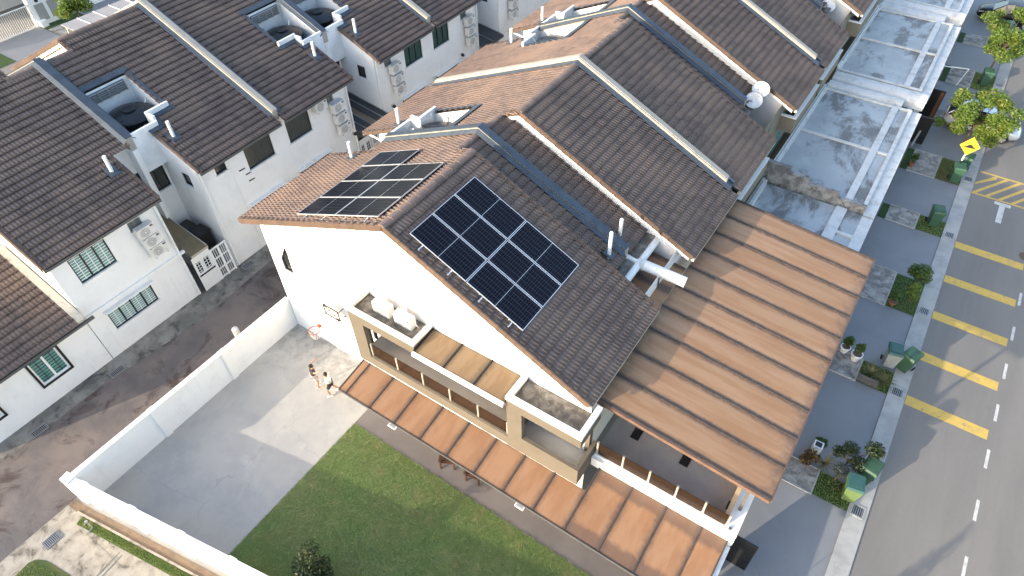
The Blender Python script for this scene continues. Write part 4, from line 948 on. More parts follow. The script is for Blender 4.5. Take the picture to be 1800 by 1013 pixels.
# ------------------------------------------------------------------ white concrete porch roofs
def porch_roof(y0, y1, label, step_wall=False):
    t = thing('porch_roof', label, 'porch roof', (17.5, (y0+y1)/2, 0), 'flat concrete porch roofs')
    z = 2.82
    MB().box(14.9,19.6,y0,y1,z-.25,z).build('slab', 'flat_roof', t)
    MB().box(19.601,20.1,y0-.3,y1+.25,z-.45,z-.10).build('fascia', 'white_dirty', t)
    mid = (y0+y1)/2
    for (x0, x1, a, b, nm) in ((19.42,19.60,y0,y1,'front_upstand'),(14.9,15.02,y0,y1,'rear_upstand'),(15.021,19.419,y0,y0+.12,'end_upstand'),(15.021,19.419,y1-.12,y1,'end_upstand'),(15.021,19.419,mid-.06,mid+.06,'dividing_upstand')):
        MB().box(x0,x1,a,b,z+.001,z+.1).build(nm, 'white_dirty', t)
    MB().box(18.58,18.92,y0+.121,mid-.061,z+.001,z+.085).box(18.58,18.92,mid+.061,y1-.121,z+.001,z+.085).build('cross_beam', 'white_dirty', t)
    MB().box(14.80,14.9,y0,y1,2.4,3.05).build('rear_wall', 'white_dirty', t)
    MB().box(14.78,14.92,y0,y1,3.052,3.1).build('rear_coping', 'white_paint', t)
    MB().tube((14.95,y0+.3,3.35),(14.95,y1-.3,3.35),.035,n=8).build('pipe_rail', 'grey_metal', t)
    for y in (y0+.1, mid, y1-.1): MB().box(19.65,19.95,y-.15,y+.15,0,z-.451).build('column', 'white', t)
    if step_wall:
        for k, (xa, xb, zt) in enumerate(((14.7,15.9,3.85),(15.9,16.85,3.6),(16.85,18.3,3.35),(18.3,19.6,3.1))):
            MB().box(xa+.003,xb,y0-.22,y0-.003,2.3,zt).build('party_wall_step', 'slab' if k != 1 else 'slab', t)
porch_roof(18.3, 28.25, 'stained flat white porch roof just past the big brown canopy', True)
porch_roof(30.75, 40.6, 'pale flat porch roof, second beyond the brown canopy, next to two dark gates')
porch_roof(42.9, 52.5, 'flat porch roof at the top right edge near the black car')
def half_roof():
    t = thing('porch_roof', 'narrow mouldy porch roof partly hidden by the far end of the brown canopy', 'porch roof', (17.5, 15.4, 0), 'flat concrete porch roofs')
    z = 2.75
    MB().box(14.9,18.4,12.4,17.9,z-.25,z).build('slab', 'flat_roof', t); MB().box(18.9,19.6,12.4,17.9,z-.25,z).build('slab', 'flat_roof', t)
    MB().box(18.401,18.899,12.4,17.9,z-.25,z+.08).box(18.9,19.6,16.0,16.14,z+.002,z+.08).box(18.9,19.6,14.6,14.74,z+.002,z+.08).build('cross_beam', 'white_dirty', t)
    MB().box(19.601,20.1,12.4,17.8,z-.45,z+.02).build('fascia', 'white_dirty', t)
    MB().box(14.8,14.9,12.4,17.9,2.4,3.0).build('rear_wall', 'white_dirty', t)
    MB().box(14.95,15.1,12.6,17.6,2.752,3.15).build('rear_upstand', 'white_dirty', t)
half_roof()
for k, (y0, y1) in enumerate(((28.45,29.35),(29.5,30.65),(40.8,41.8),(41.9,42.8))):
    t = thing('porch_beam', ['white rounded porch beam bordering the first stained porch roof', 'white rounded porch beam bordering the second pale porch roof', 'white rounded beam beyond the second porch roof', 'white rounded beam before the farthest porch roof'][k], 'beam', (17, (y0+y1)/2, 2.7))
    b = MB(); n = 8; pts = []
    for i in range(n+1):
        a = math.pi*i/n; pts.append((14.9, (y0+y1)/2-(y1-y0)/2*math.cos(a), 2.72+.28*math.sin(a)))
    pts += [(14.9,y1,2.35),(14.9,y0,2.35)]
    b.prism(pts, (4.1 if k % 2 == 0 else 5.15,0,0)); b.build('beam', 'white_dirty', t, smooth=False)
    if k % 2 == 0:
        MB().box(19.3,19.55,y0-.2,y1+.3,0,2.3).build('pier', 'white', t)
# ------------------------------------------------------------------ yard lean-tos and gates in the lane notches
def lean_to(x0, x1, y0, y1, z0, z1, m, label, wall=True, split=1):
    t = thing('lean_to_roof', label, 'lean-to roof', ((x0+x1)/2, (y0+y1)/2, 0))
    for k in range(split):
        a = y0+(y1-y0)*k/split+.01; b = y0+(y1-y0)*(k+1)/split-.01
        MB().hexa([(x0,a,z0-.03),(x1,a,z1-.03),(x1,b,z1-.03),(x0,b,z0-.03)], [(x0,a,z0),(x1,a,z1),(x1,b,z1),(x0,b,z0)]).build('roof_sheet', m, t)
        MB().hexa([(x0,b-.03,z0+.001),(x1,b-.03,z1+.001),(x1,b+.01,z1+.001),(x0,b+.01,z0+.001)], [(x0,b-.03,z0+.04),(x1,b-.03,z1+.04),(x1,b+.01,z1+.04),(x0,b+.01,z0+.04)]).build('joint_strip', 'gutter_cream' if m == 'lean_brown' else 'grey_metal', t)
    MB().box(x1-.06,x1+.02,y0,y1,z1-.14,z1-.032).build('edge_gutter', 'gutter_cream' if m == 'lean_brown' else 'gutter_dark', t)
    return t
lean_to(-8.0, -4.95, -1.02, -.12, 3.15, 2.55, 'lean_brown', 'brown sheet roof over the narrow yard beside the air conditioner stack')
lean_to(-8.0, -4.9, 10.35, 11.25, 3.2, 2.75, 'lean_dark', 'dark sheet roof in the yard gap, nearer half', split=2)
lean_to(-8.0, -4.9, 11.6, 12.5, 3.3, 2.85, 'lean_dark', 'dark sheet roof in the yard gap, farther half', split=2)
lean_to(-8.0, -4.9, 21.8, 24.0, 3.2, 2.75, 'lean_dark', 'dark sheet roof in the farther yard gap at the top', split=2)
for (y0, y1, lab) in ((-.98,.0,'white yard wall with two small grilled openings beside the lane'),(10.3,11.2,'white yard wall with a grilled door behind the solar-panel roof')):
    t = thing('yard_wall', lab, 'wall', (-5.3, (y0+y1)/2, 0))
    hs = [(.1,.42,1.0,1.75),(.52,.88,1.0,1.75)]
    wall_sheet((-5.3,y0,0), (0,1,0), (1,0,0), y1-y0, 2.1, hs, .1).build('wall_panel', 'white', t)
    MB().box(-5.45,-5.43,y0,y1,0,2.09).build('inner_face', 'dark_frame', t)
    for s in hs: window(t, (-5.3,y0,0), (0,1,0), (1,0,0), *s, 1, 'dark_glass', frame='white_paint', grille='white_paint', bars=4, fw=.04)
def grille_gate(name, label, p, dirv, L, H, m, nb, mid=1):
    t = thing(name, label, 'gate', p)
    d = Vector(dirv).normalized(); n = Vector((-d.y, d.x, 0))
    Q = lambda s, z, e: d*s+n*e+Vector((0,0,z))
    def bar(b, s0, s1, z0, z1, w_=.02): b.hexa([Q(s0,z0,-w_),Q(s1,z0,-w_),Q(s1,z0,w_),Q(s0,z0,w_)], [Q(s0,z1,-w_),Q(s1,z1,-w_),Q(s1,z1,w_),Q(s0,z1,w_)])
    b = MB(); bar(b, 0, L, .05, .13); bar(b, 0, L, H-.08, H)
    for k in range(mid): bar(b, 0, L, H*(k+1)/(mid+1)-.035, H*(k+1)/(mid+1)+.035, .018)
    b.build('rail', m, t, True)
    for s in (0, L/2, L): b = MB(); bar(b, s-.04, s+.04, .0, H+.01, .026); b.build('stile', m, t, True)
    for i in range(nb):
        s = L*(i+.5)/nb; b = MB(); bar(b, s-.014, s+.014, .1, H-.05, .012); b.build('bar', m, t, True)
grille_gate('yard_gate', 'white barred yard gate in the gap between the two nearest left houses', (-5.32,.03,0), (0,1,0), .85, 1.9, 'white_paint', 8, 2)
grille_gate('yard_gate', 'white barred yard gate seen just beyond the solar-panel roof edge', (-5.32,11.3,0), (0,1,0), 1.0, 1.9, 'white_paint', 8, 2)
for i, (x, y, z0) in enumerate(((-7.3, .4, 2.2), (-6.5, .55, 2.2))):
    t = thing('yard_cabinet', ['black metal cabinet deep in the narrow yard', 'black flat-topped cabinet in the narrow yard, nearer the lane'][i], 'cabinet', (x, y, 0))
    MB().box(-.36,.36,-.28,.28,0,z0).build('body', 'black_metal', t, True); MB().box(-.39,.39,-.31,.31,z0+.001,z0+.05).build('top', 'dark_frame', t, True); MB().box(.361,.37,-.02,.02,.9,1.3).build('handle', 'grey_metal', t, True)
# wall fittings on the left fronts
for i, (y, z, lab) in enumerate(((10.15, 2.72, 'small dark wall lamp low on the corner below the air conditioner stack'), (13.4, 2.75, 'small wall lamp at the near corner of the far left house'), (20.0, 3.0, 'small dark wall lamp at the far left house'), (3.0, 4.62, 'short dark wall bracket below the small high window'), (3.25, 4.25, 'second short dark wall bracket below the small high window'), (3.3, 3.85, 'third short dark wall bracket, the lowest'))):
    t = thing('wall_fitting', lab, 'wall fitting', (-5.4, y, z))
    if i < 3:
        MB().box(0,.06,-.1,.1,-.1,.1).build('back_plate', 'ac_white', t, True); MB().lathe([(.05,-.12),(.11,-.06),(.11,.0),(.03,.08)],12,(.15,0,0)).build('shade', 'dark_frame', t, True)
    else:
        MB().hexa([(.0,-.02,0),(.05,-.02,0),(.05,.28,-.02),(.0,.28,-.02)], [(.0,-.02,.03),(.05,-.02,.03),(.05,.28,.01),(.0,.28,.01)]).build('arm', 'dark_frame', t, True); MB().box(0,.02,-.04,.0,-.03,.06).build('plate', 'grey_metal', t, True)
for i, y in enumerate((7.0, 6.5, 17.2)):
    t = thing('pipe_stub', ['white wall pipe stub, right one of the pair above the solar roof', 'white wall pipe stub, left one of the pair above the solar roof', 'white wall pipe stub under the green windows'][i], 'pipe', (-5.4, y, 2.75)); MB().tube((0,0,0),(.16,0,0),.06,n=10).build('stub', 'white_pipe', t, True); MB().tube((.1,0,.01),(.17,0,-.1),.065,n=10).build('elbow', 'dark_frame' if 0 else 'grey_metal', t, True)
t = thing('lane_bollard', 'short white concrete post in the lane against the boundary wall', 'bollard', (-1.5, -2.12, 0))
MB().lathe([(.15,0),(.15,.75),(.13,.82),(.07,.86)],18).build('post', 'white_dirty', t, True, True); MB().box(-.35,.35,-.3,.3,0,.05).build('foot', 'drain_strip', t, True)
# ------------------------------------------------------------------ street front: swung-out gate leaves
def leaf_gate(x0, x1, y, H, label, accent=False):
    t = thing('gate_leaf', label, 'gate', (x0, y, 0))
    L = x1-x0
    MB().box(.03,L-.03,-.015,.015,.1,H-.09).build('panel', 'black_metal', t, True)
    MB().box(0,L,-.03,.03,H-.089,H).box(0,L,-.03,.03,.03,.099).box(0,.029,-.03,.03,.1,H-.09).box(L-.029,L,-.03,.03,.1,H-.09).build('frame', 'dark_frame', t, True)
    for k in range(5): MB().box(.04,L-.04,-.022,-.016,.3+.28*k,.32+.28*k).build('groove_bar', 'dark_frame', t, True)
    if accent: MB().box(L-.25,L-.06,-.03,-.016,.12,H-.1).build('timber_strip', 'gate_wood', t, True)
leaf_gate(20.3, 21.05, .6, 1.9, 'black sheet gate leaf swung open beside the end of the garden canopy')
leaf_gate(19.95, 20.85, 30.2, 1.75, 'black gate leaf swung open, plain, under the second porch roof')
leaf_gate(19.9, 20.85, 33.45, 1.9, 'black gate leaf with an orange timber strip, beyond the plain black one', True)
t = thing('barrier_strut', 'pale folding strut leaning by the plain black gate', 'strut', (20.35, 29.6, 0))
MB().tube((0,0,.1),(.15,.9,1.15),.06,n=8).build('arm', 'grey_metal', t, True); MB().box(.08,.22,.85,1.05,1.1,1.25).build('hinge', 'white_paint', t, True)
t = thing('barrier_strut', 'thin white strut reaching over the driveway below the second porch roof', 'strut', (20.1, 38.2, 0))
MB().tube((0,0,1.2),(1.5,1.1,.9),.035,n=8).tube((1.5,1.1,.9),(1.2,-.3,.3),.02,n=6).build('arm', 'white_paint', t, True); MB().box(-.08,.08,-.08,.08,0,1.3).build('post', 'white_paint', t, True)
# ------------------------------------------------------------------ wheelie bins
def bin_proto(body, lid):
    t = thing('wheelie_bin', 'x', 'bin', (0,0,0), 'wheelie bins by the kerb')
    b = MB().hexa([(-.2,-.22,.06),(.2,-.22,.06),(.2,.24,.06),(-.2,.24,.06)], [(-.28,-.3,.95),(.28,-.3,.95),(.28,.32,.95),(-.28,.32,.95)]); b.build('body', body, t, True)
    b = MB().hexa([(-.3,-.33,.952),(.3,-.33,.952),(.3,.36,.952),(-.3,.36,.952)], [(-.26,-.28,1.04),(.26,-.28,1.04),(.26,.34,1.06),(-.26,.34,1.06)]); l = b.build('lid', lid, t, True)
    MB().box(-.2,.2,-.2,.2,1.05,1.065).build('lid_panel', lid, l)
    MB().tube((-.26,.4,.99),(.26,.4,.99),.02,n=8).build('handle', body, t, True)
    for s in (-1, 1): MB().tube((s*.25,.24,.11),(s*.3,.24,.11),.11,n=14).build('wheel', 'rubber', t, True)
    return t
b1 = bin_proto('bin_green', 'bin_green'); b2 = bin_proto('bin_grey', 'bin_lid'); b3 = bin_proto('bin_light', 'bin_lid')
place(b1, True, (22.75,22.85,.05), .3, 'green wheelie bin on the bed next to the stained slab, mid right')
place(b1, False, (23.6,12.35,.06), -.4, 'dark green wheelie bin on the kerb beside the grey bin')
place(b2, True, (23.0,12.25,.05), .2, 'grey wheelie bin with a teal lid beside the strappy plants')
place(b3, True, (23.2,5.2,.05), .15, 'light green wheelie bin with teal lid near the bottom right kerb')
place(b1, False, (23.5,6.2,.06), -.2, 'green wheelie bin behind the clipped pompon tree')
place(b1, False, (23.0,27.35,.05), .2, 'green wheelie bin below the yellow road sign, nearer the camera')
place(b1, False, (23.2,28.6,.05), -.1, 'green wheelie bin just behind the yellow road sign post')
place(b1, False, (22.75,39.4,.05), .2, 'green wheelie bin under the far street tree')
place(b1, False, (23.0,47.6,.05), .4, 'green wheelie bin beside the black car')
# ------------------------------------------------------------------ plants and trees
def leaf_cloud(n, centres, size, tri=False):
    """n leaf quads around (centre, radii) blobs"""
    C = np.array([c for c, r in centres]); Rr = np.array([r for c, r in centres]); wts = Rr[:, 0]*Rr[:, 1]*Rr[:, 2]; wts = wts/wts.sum()
    k = rng.choice(len(C), n, p=wts); d = rng.normal(size=(n, 3)); d /= np.linalg.norm(d, axis=1)[:, None]
    P = C[k]+d*Rr[k]*(rng.random((n, 1))**.45)
    a = rng.normal(size=(n, 3)); a /= np.linalg.norm(a, axis=1)[:, None]; a[:, 2] *= .6
    b = np.cross(a, d+rng.normal(0, .5, (n, 3))); b /= (np.linalg.norm(b, axis=1)[:, None]+1e-6)
    s = size*rng.uniform(.6, 1.3, (n, 1))
    V = np.stack([P-a*s, P+b*s*.45, P+a*s, P-b*s*.45], 1)
    return V.reshape(-1, 3), np.arange(4*n).reshape(-1, 4)
def tree(name, label, base, H, blobs, nleaf, size, m, tr=.07, group=None, lean=(0,0)):
    t = thing(name, label, 'tree', base, group)
    tp_ = Vector((lean[0], lean[1], H*.45)); b = MB(); b.tube((0,0,-.05), tp_*.5, tr, tr*.8, 8).tube(tp_*.5, tp_, tr*.8, tr*.6, 8)
    for (c, r) in blobs: 
        mid = tp_.lerp(Vector(c), .5)+Vector((random.uniform(-.1,.1),random.uniform(-.1,.1),.05)); b.tube(tp_, mid, tr*.5, tr*.3, 6).tube(mid, c, tr*.3, tr*.12, 6)
    b.build('trunk', 'bark', t, True)
    V, F = leaf_cloud(nleaf, blobs, size); link('crown', raw_mesh('crown', V, F), m, t, True)
    return t
def blobs_tree(rx, ry, z0, z1, n, r=.55):
    out = []
    for i in range(n):
        a = random.uniform(0, 6.283); q = math.sqrt(random.random())
        z = random.uniform(z0, z1); s = r*random.uniform(.6, 1.15)
        out.append(((rx*q*math.cos(a), ry*q*math.sin(a), z), (s, s, s*.7)))
    return out
tree('street_tree', 'bright yellow-green street tree beside the yellow road sign', (22.85, 31.2, 0), 3.2, blobs_tree(1.75, 1.6, 1.2, 3.0, 30, .5), 15000, .082, 'leaf_bright', group='street trees')
tree('street_tree', 'yellow-green street tree at the top right edge', (22.85, 41.6, 0), 3.4, blobs_tree(1.6, 2.6, 1.7, 3.5, 28, .55)+[((1.0,2.0,3.0),(.7,.7,.5))], 14000, .082, 'leaf_bright', group='street trees')
tree('street_tree', 'leafy tree beside the white gate pillar in the top left corner', (-36.5, 12.2, 0), 3.0, blobs_tree(1.2, 1.2, 1.2, 2.9, 14, .6), 3600, .12, 'leaf_bright', group='street trees')
tree('street_tree', 'slim young street tree on the verge below the bottom right edge', (22.0,-4.8,0), 3.7, [((0,0,.9+.35*k),(.75-.085*k,.75-.085*k,.35)) for k in range(8)], 3000, .1, 'leaf_mid', group='street trees')
tree('pompon_shrub', 'small dark clipped tree standing on the lawn at the bottom edge', (9.15, -7.6, 0), 2.0, [((-.05,.1,1.95),(.36,.36,.34)),((.1,.0,1.45),(.24,.24,.2)),((-.32,-.2,1.15),(.4,.36,.34)),((.4,-.05,1.0),(.42,.4,.36)),((.05,-.35,1.2),(.4,.4,.36)),((0,.1,.7),(.45,.45,.35))], 2600, .06, 'leaf_dark', .05)
pp = tree('pompon_tree', 'clipped pompon tree in the bed at the bottom right', (22.75, 6.1, .05), 1.7, [((-.1,.3,1.15),(.32,.3,.26)),((.62,.55,1.35),(.36,.34,.3)),((-.4,.1,.95),(.27,.27,.22)),((.3,-.05,.95),(.36,.34,.26))], 2400, .055, 'leaf_dark', .06)
tree('silver_shrub', 'grey-leaved shrub beside the pompon tree', (22.65, 5.65, .05), .9, [((0,0,.7),(.3,.3,.25)),((.12,-.08,.62),(.2,.2,.2))], 900, .055, 'leaf_silver', .04)
tree('round_shrub', 'round green shrub in the bed right of the big brown canopy', (22.9, 17.6, .05), 1.2, [((0,.1,.95),(.5,.45,.4)),((.15,-.1,.85),(.4,.35,.3)),((-.2,.2,.8),(.35,.35,.3))], 1700, .07, 'leaf_mid', .05)
tree('young_shrub', 'thin pale shrub below the round green shrub', (22.95, 16.5, .05), 1.0, [((0,.2,.8),(.25,.25,.28)),((.1,-.1,.55),(.2,.25,.3)),((-.1,.0,.6),(.2,.2,.25))], 480, .07, 'leaf_bright', .035)
def strappy(name, label, p, n, L, m, up=1.0):
    t = thing(name, label, 'plant', p); V = []; F = []
    for i in range(n):
        a = random.uniform(0, 6.283); l = L*random.uniform(.6, 1.1); e = random.uniform(.35, 1.3)*up; wd = .022; prev = None
        c, s = math.cos(a), math.sin(a)
        for k in range(5):
            q = k/4; r = l*q*math.cos(e*.8)*(.75+.25*q); z = l*(q*math.sin(e)-.45*q*q*(1.2-e*.4)); ww = wd*(1-q*.85)
            V += [(c*r-s*ww, s*r+c*ww, max(z,.01)+.02), (c*r+s*ww, s*r-c*ww, max(z,.01)+.02)]
        b = len(V)-10
        for k in range(4): F.append((b+2*k, b+2*k+1, b+2*k+3, b+2*k+2))
    link('leaves', raw_mesh('leaves', V, F), m, t, True)
    MB().lathe([(.05,0),(.06,.05),(.03,.1)],8).build('crown_base', 'bark', t, True)
strappy('strap_plant', 'clump of arching straw-green leaves beside the grey bin, left clump', (22.5,11.3,.05), 60, .75, 'leaf_straw')
strappy('strap_plant', 'clump of arching straw-green leaves by the kerb, right clump', (23.05,11.15,.05), 60, .75, 'leaf_straw')
strappy('spiky_plant', 'spiky plant with pale striped leaves near the canopy corner', (22.1,6.05,.05), 34, .85, 'leaf_straw')
strappy('spiky_plant', 'tips of a pale spiky plant at the bottom edge beside the black gate leaf', (21.95,-.1,.05), 20, 1.3, 'leaf_straw', 1.1)
tree('colour_shrub', 'small red and yellow shrub beside the spiky plant', (21.6,5.85,.05), .6, [((0,0,.45),(.3,.25,.25)),((-.15,-.25,.35),(.25,.2,.2))], 700, .06, 'leaf_red', .03)
tree('small_shrub', 'low green shrub at the driveway edge under the canopy corner', (21.75,6.75,.01), .5, [((0,0,.3),(.25,.2,.2))], 260, .07, 'leaf_mid', .02)
def pot(p, label, m, r, h, plant=True):
    t = thing('plant_pot', label, 'plant pot', p)
    MB().lathe([(r*.65,0),(r*.95,h*.75),(r,h*.8),(r*1.06,h*.82),(r*1.06,h),(r*.9,h),(r*.88,h*.85)],18,cap=False).build('pot', m, t, True, True)
    MB().lathe([(r*.89,h*.86),(.01,h*.9)],16,cap=False).build('earth', 'soil', t, True)
    MB().tube((0,0,h*.8),(.03,.02,h+.35),.018,.01,6).build('stem', 'bark', t, True)
    V, F = leaf_cloud(230, [((0,.02,h+.3),(.2,.2,.24)),((.05,0,h+.5),(.14,.14,.16))], .085); link('foliage', raw_mesh('foliage', V, F), 'leaf_mid', t, True)
pot((21.25,11.95,.05), 'white pot with a leafy plant, nearest the brown canopy edge', 'pot_white', .2, .36)
pot((21.75,11.75,.05), 'white pot with a leafy plant, nearer the grass bed', 'pot_white', .23, .42)
pot((22.33,15.95,.05), 'terracotta pot at the corner of the grass bed', 'terracotta', .17, .2)
pot((20.75,27.6,.05), 'terracotta pot beside the stained slab below the porch edge', 'terracotta', .16, .25)
t = thing('planter_box', 'long dark planter trough in front of the strappy plants', 'planter', (22.5, 10.8, .05)); MB().box(-.4,.4,-.1,.1,0,.25).build('trough', 'gutter_dark', t, True); MB().box(-.37,.37,-.07,.07,.251,.26).build('earth', 'soil', t, True)
t = thing('meter_box', 'small white-framed box on the slab beside the spiky plant', 'box', (21.68,6.45,.05)); MB().box(-.17,.17,-.16,.16,0,.45).build('body', 'white_paint', t, True); MB().box(-.12,.12,-.11,.11,.451,.46).build('top_panel', 'dark_frame', t, True)
t = thing('garden_tap', 'pale standpipe tap in the grass strip outside the boundary wall', 'tap', (.95,-10.95,.02)); MB().tube((0,0,0),(0,0,.5),.02,n=8).tube((0,0,.5),(.02,-.12,.46),.018,n=8).tube((0,0,.03),(.05,-.3,.03),.02,n=6).build('pipe', 'bin_grey', t, True); MB().box(-.05,.05,-.05,.05,.5,.54).build('handle', 'bin_grey', t, True)
def lawn_pts(n):
    p = quadpts([(5.86,-9.14),(19.2,-6.85),(19.2,-2.47),(5.86,-2.47)])(n); p[:, :2] += rng.normal(0, .035, (n, 2)); return p
blades(150000, lawn_pts, .05, .008, 'blade', 'lawn_grass', label='short green lawn grass beside the garden walk')
blades(5000, lambda n: quadpts([(.3,-13.9),(4,-13.9),(4,-12.1),(.3,-12.85)])(n), .05, .01, 'blade', 'patch_grass', label='rounded grass patch in the bottom left corner')
blades(9000, quadpts([(.24,-10.92),(9,-9.42),(9,-9.72),(.33,-11.17)]), .06, .008, 'blade', 'strip_grass', label='rough grass strip outside the slanting wall')
# ------------------------------------------------------------------ garden chairs under the canopy
def chair(p, rz, label):
    t = thing('garden_chair', label, 'chair', p, 'garden chairs', rz)
    s = MB(); 
    for k in range(6): s.box(-.28,.28,-.26+.09*k,-.19+.09*k,.41,.44)
    s.build('seat', 'wood_red', t, True)
    for sx in (-1, 1):
        MB().hexa([(sx*.26-.03,-.27,0),(sx*.26+.03,-.27,0),(sx*.26+.03,-.21,0),(sx*.26-.03,-.21,0)], [(sx*.26-.03,-.25,.62),(sx*.26+.03,-.25,.62),(sx*.26+.03,-.19,.62),(sx*.26-.03,-.19,.62)]).build('leg', 'wood_red', t, True)
        MB().hexa([(sx*.26-.03,.22,0),(sx*.26+.03,.22,0),(sx*.26+.03,.28,0),(sx*.26-.03,.28,0)], [(sx*.26-.03,.33,1.0),(sx*.26+.03,.33,1.0),(sx*.26+.03,.39,1.0),(sx*.26-.03,.39,1.0)]).build('leg', 'wood_red', t, True)
        MB().box(sx*.26-.04,sx*.26+.04,-.32,.30,.621,.66).build('armrest', 'wood_red', t, True)
    b = MB()
    for k in range(5): b.hexa([(-.22+.1*k,.25,.45),(-.17+.1*k,.25,.45),(-.17+.1*k,.28,.45),(-.22+.1*k,.28,.45)], [(-.22+.1*k,.34,.95),(-.17+.1*k,.34,.95),(-.17+.1*k,.37,.95),(-.22+.1*k,.37,.95)])
    b.box(-.23,.23,.33,.38,.951,1.02); b.build('backrest', 'wood_red', t, True)
chair((10.15,-1.78,.01), .5, 'carved red-brown garden chair half under the canopy edge, nearer the court')
chair((11.35,-1.7,.01), .2, 'carved red-brown garden chair half under the canopy edge, nearer the street')
# ------------------------------------------------------------------ basketball hoop
t = thing('basketball_hoop', 'wall-mounted basketball hoop with clear backboard and red ring', 'basketball hoop', (3.45, -.02, 3.2))
MB().box(2.98,3.02,-.34,-.3,2.9,3.5).box(3.78,3.82,-.34,-.3,2.9,3.5).box(3.02,3.78,-.34,-.3,2.9,2.94).box(3.02,3.78,-.34,-.3,3.46,3.5).tube((3.0,-.32,3.48),(3.8,-.32,2.92),.02,n=6).tube((3.0,-.3,3.4),(3.0,0,3.4),.02,n=6).tube((3.8,-.3,3.4),(3.8,0,3.4),.02,n=6).tube((3.0,-.3,2.95),(3.0,0,2.95),.02,n=6).tube((3.8,-.3,2.95),(3.8,0,2.95),.02,n=6).build('wall_bracket', 'black_metal', t)
MB().tube((3.0,-.32,3.45),(3.0,-.98,3.5),.018,n=6).tube((3.8,-.32,3.45),(3.8,-.98,3.5),.018,n=6).tube((3.0,-.32,2.95),(3.2,-.98,3.2),.018,n=6).tube((3.8,-.32,2.95),(3.65,-.98,3.2),.018,n=6).build('arm', 'dark_frame', t)
bd = MB().box(2.86,4.04,-1.02,-1.0,3.12,3.92).build('backboard', 'white_paint', t)
MB().box(2.84,2.88,-1.04,-1.021,3.1,3.94).box(4.02,4.06,-1.04,-1.021,3.1,3.94).box(2.88,4.02,-1.04,-1.021,3.1,3.13).box(2.88,4.02,-1.04,-1.021,3.9,3.94).build('board_edge', 'coping', bd)
MB().box(3.38,3.52,-1.12,-1.041,3.12,3.24).build('ring_mount', 'orange', t)
b = MB(); n = 18
for i in range(n):
    a0, a1 = 6.2832*i/n, 6.2832*(i+1)/n; b.tube((3.45+.23*math.cos(a0),-1.36+.23*math.sin(a0),3.16),(3.45+.23*math.cos(a1),-1.36+.23*math.sin(a1),3.16),.016,n=6,cap=False)
b.build('ring', 'orange', t)
b = MB()
for i in range(10):
    a = 6.2832*i/10; b.tube((3.45+.23*math.cos(a),-1.36+.23*math.sin(a),3.15),(3.45+.13*math.cos(a+.5),-1.36+.13*math.sin(a+.5),2.75),.007,n=4,cap=False).tube((3.45+.23*math.cos(a),-1.36+.23*math.sin(a),3.15),(3.45+.13*math.cos(a-.5),-1.36+.13*math.sin(a-.5),2.75),.007,n=4,cap=False)
b.build('net', 'net', t)
# ------------------------------------------------------------------ road sign
t = thing('road_sign', 'yellow diamond hump warning sign on a black and white post', 'road sign', (22.9, 27.6, 0))
for k in range(5): MB().tube((0,0,.0+.42*k),(0,0,.42+.42*k),.045,n=10).build('post_band', 'white_paint' if k % 2 else 'black_metal', t, True)
sg = thing('x', 'x', 'x') if 0 else None
def sign_plate():
    ang = R(-40); d = Vector((math.cos(R(12)), math.sin(R(12)), 0)); up = Vector((.25,.35,.9)).normalized(); up = (up-d*up.dot(d)).normalized(); n = d.cross(up)
    c = Vector((0,-.05,2.2)); s = .5
    if n.y > 0: n = -n
    P = lambda a, b_, e=0: c+d*a+up*b_+n*e
    b = MB(); pts = [P(-s,0),P(0,-s),P(s,0),P(0,s)]; b.prism(pts, n*.02); pl = b.build('plate', 'sign_yellow', t, True)
    b = MB(); b.prism([P(-.3,-.05,.021),P(-.2,-.03,.021),P(-.1,.06,.021),P(0,.1,.021),P(.1,.06,.021),P(.2,-.03,.021),P(.3,-.05,.021),P(.3,-.1,.021),P(-.3,-.1,.021)], n*.004); b.build('hump_symbol', 'black_metal', pl)
    b = MB()
    for (a0, a1) in (((-s+.04,0),(0,-s+.04)),((0,-s+.04),(s-.04,0)),((s-.04,0),(0,s-.04)),((0,s-.04),(-s+.04,0))): b.tube(P(*a0,.021),P(*a1,.021),.008,n=4)
    b.build('border', 'black_metal', pl)
sign_plate()
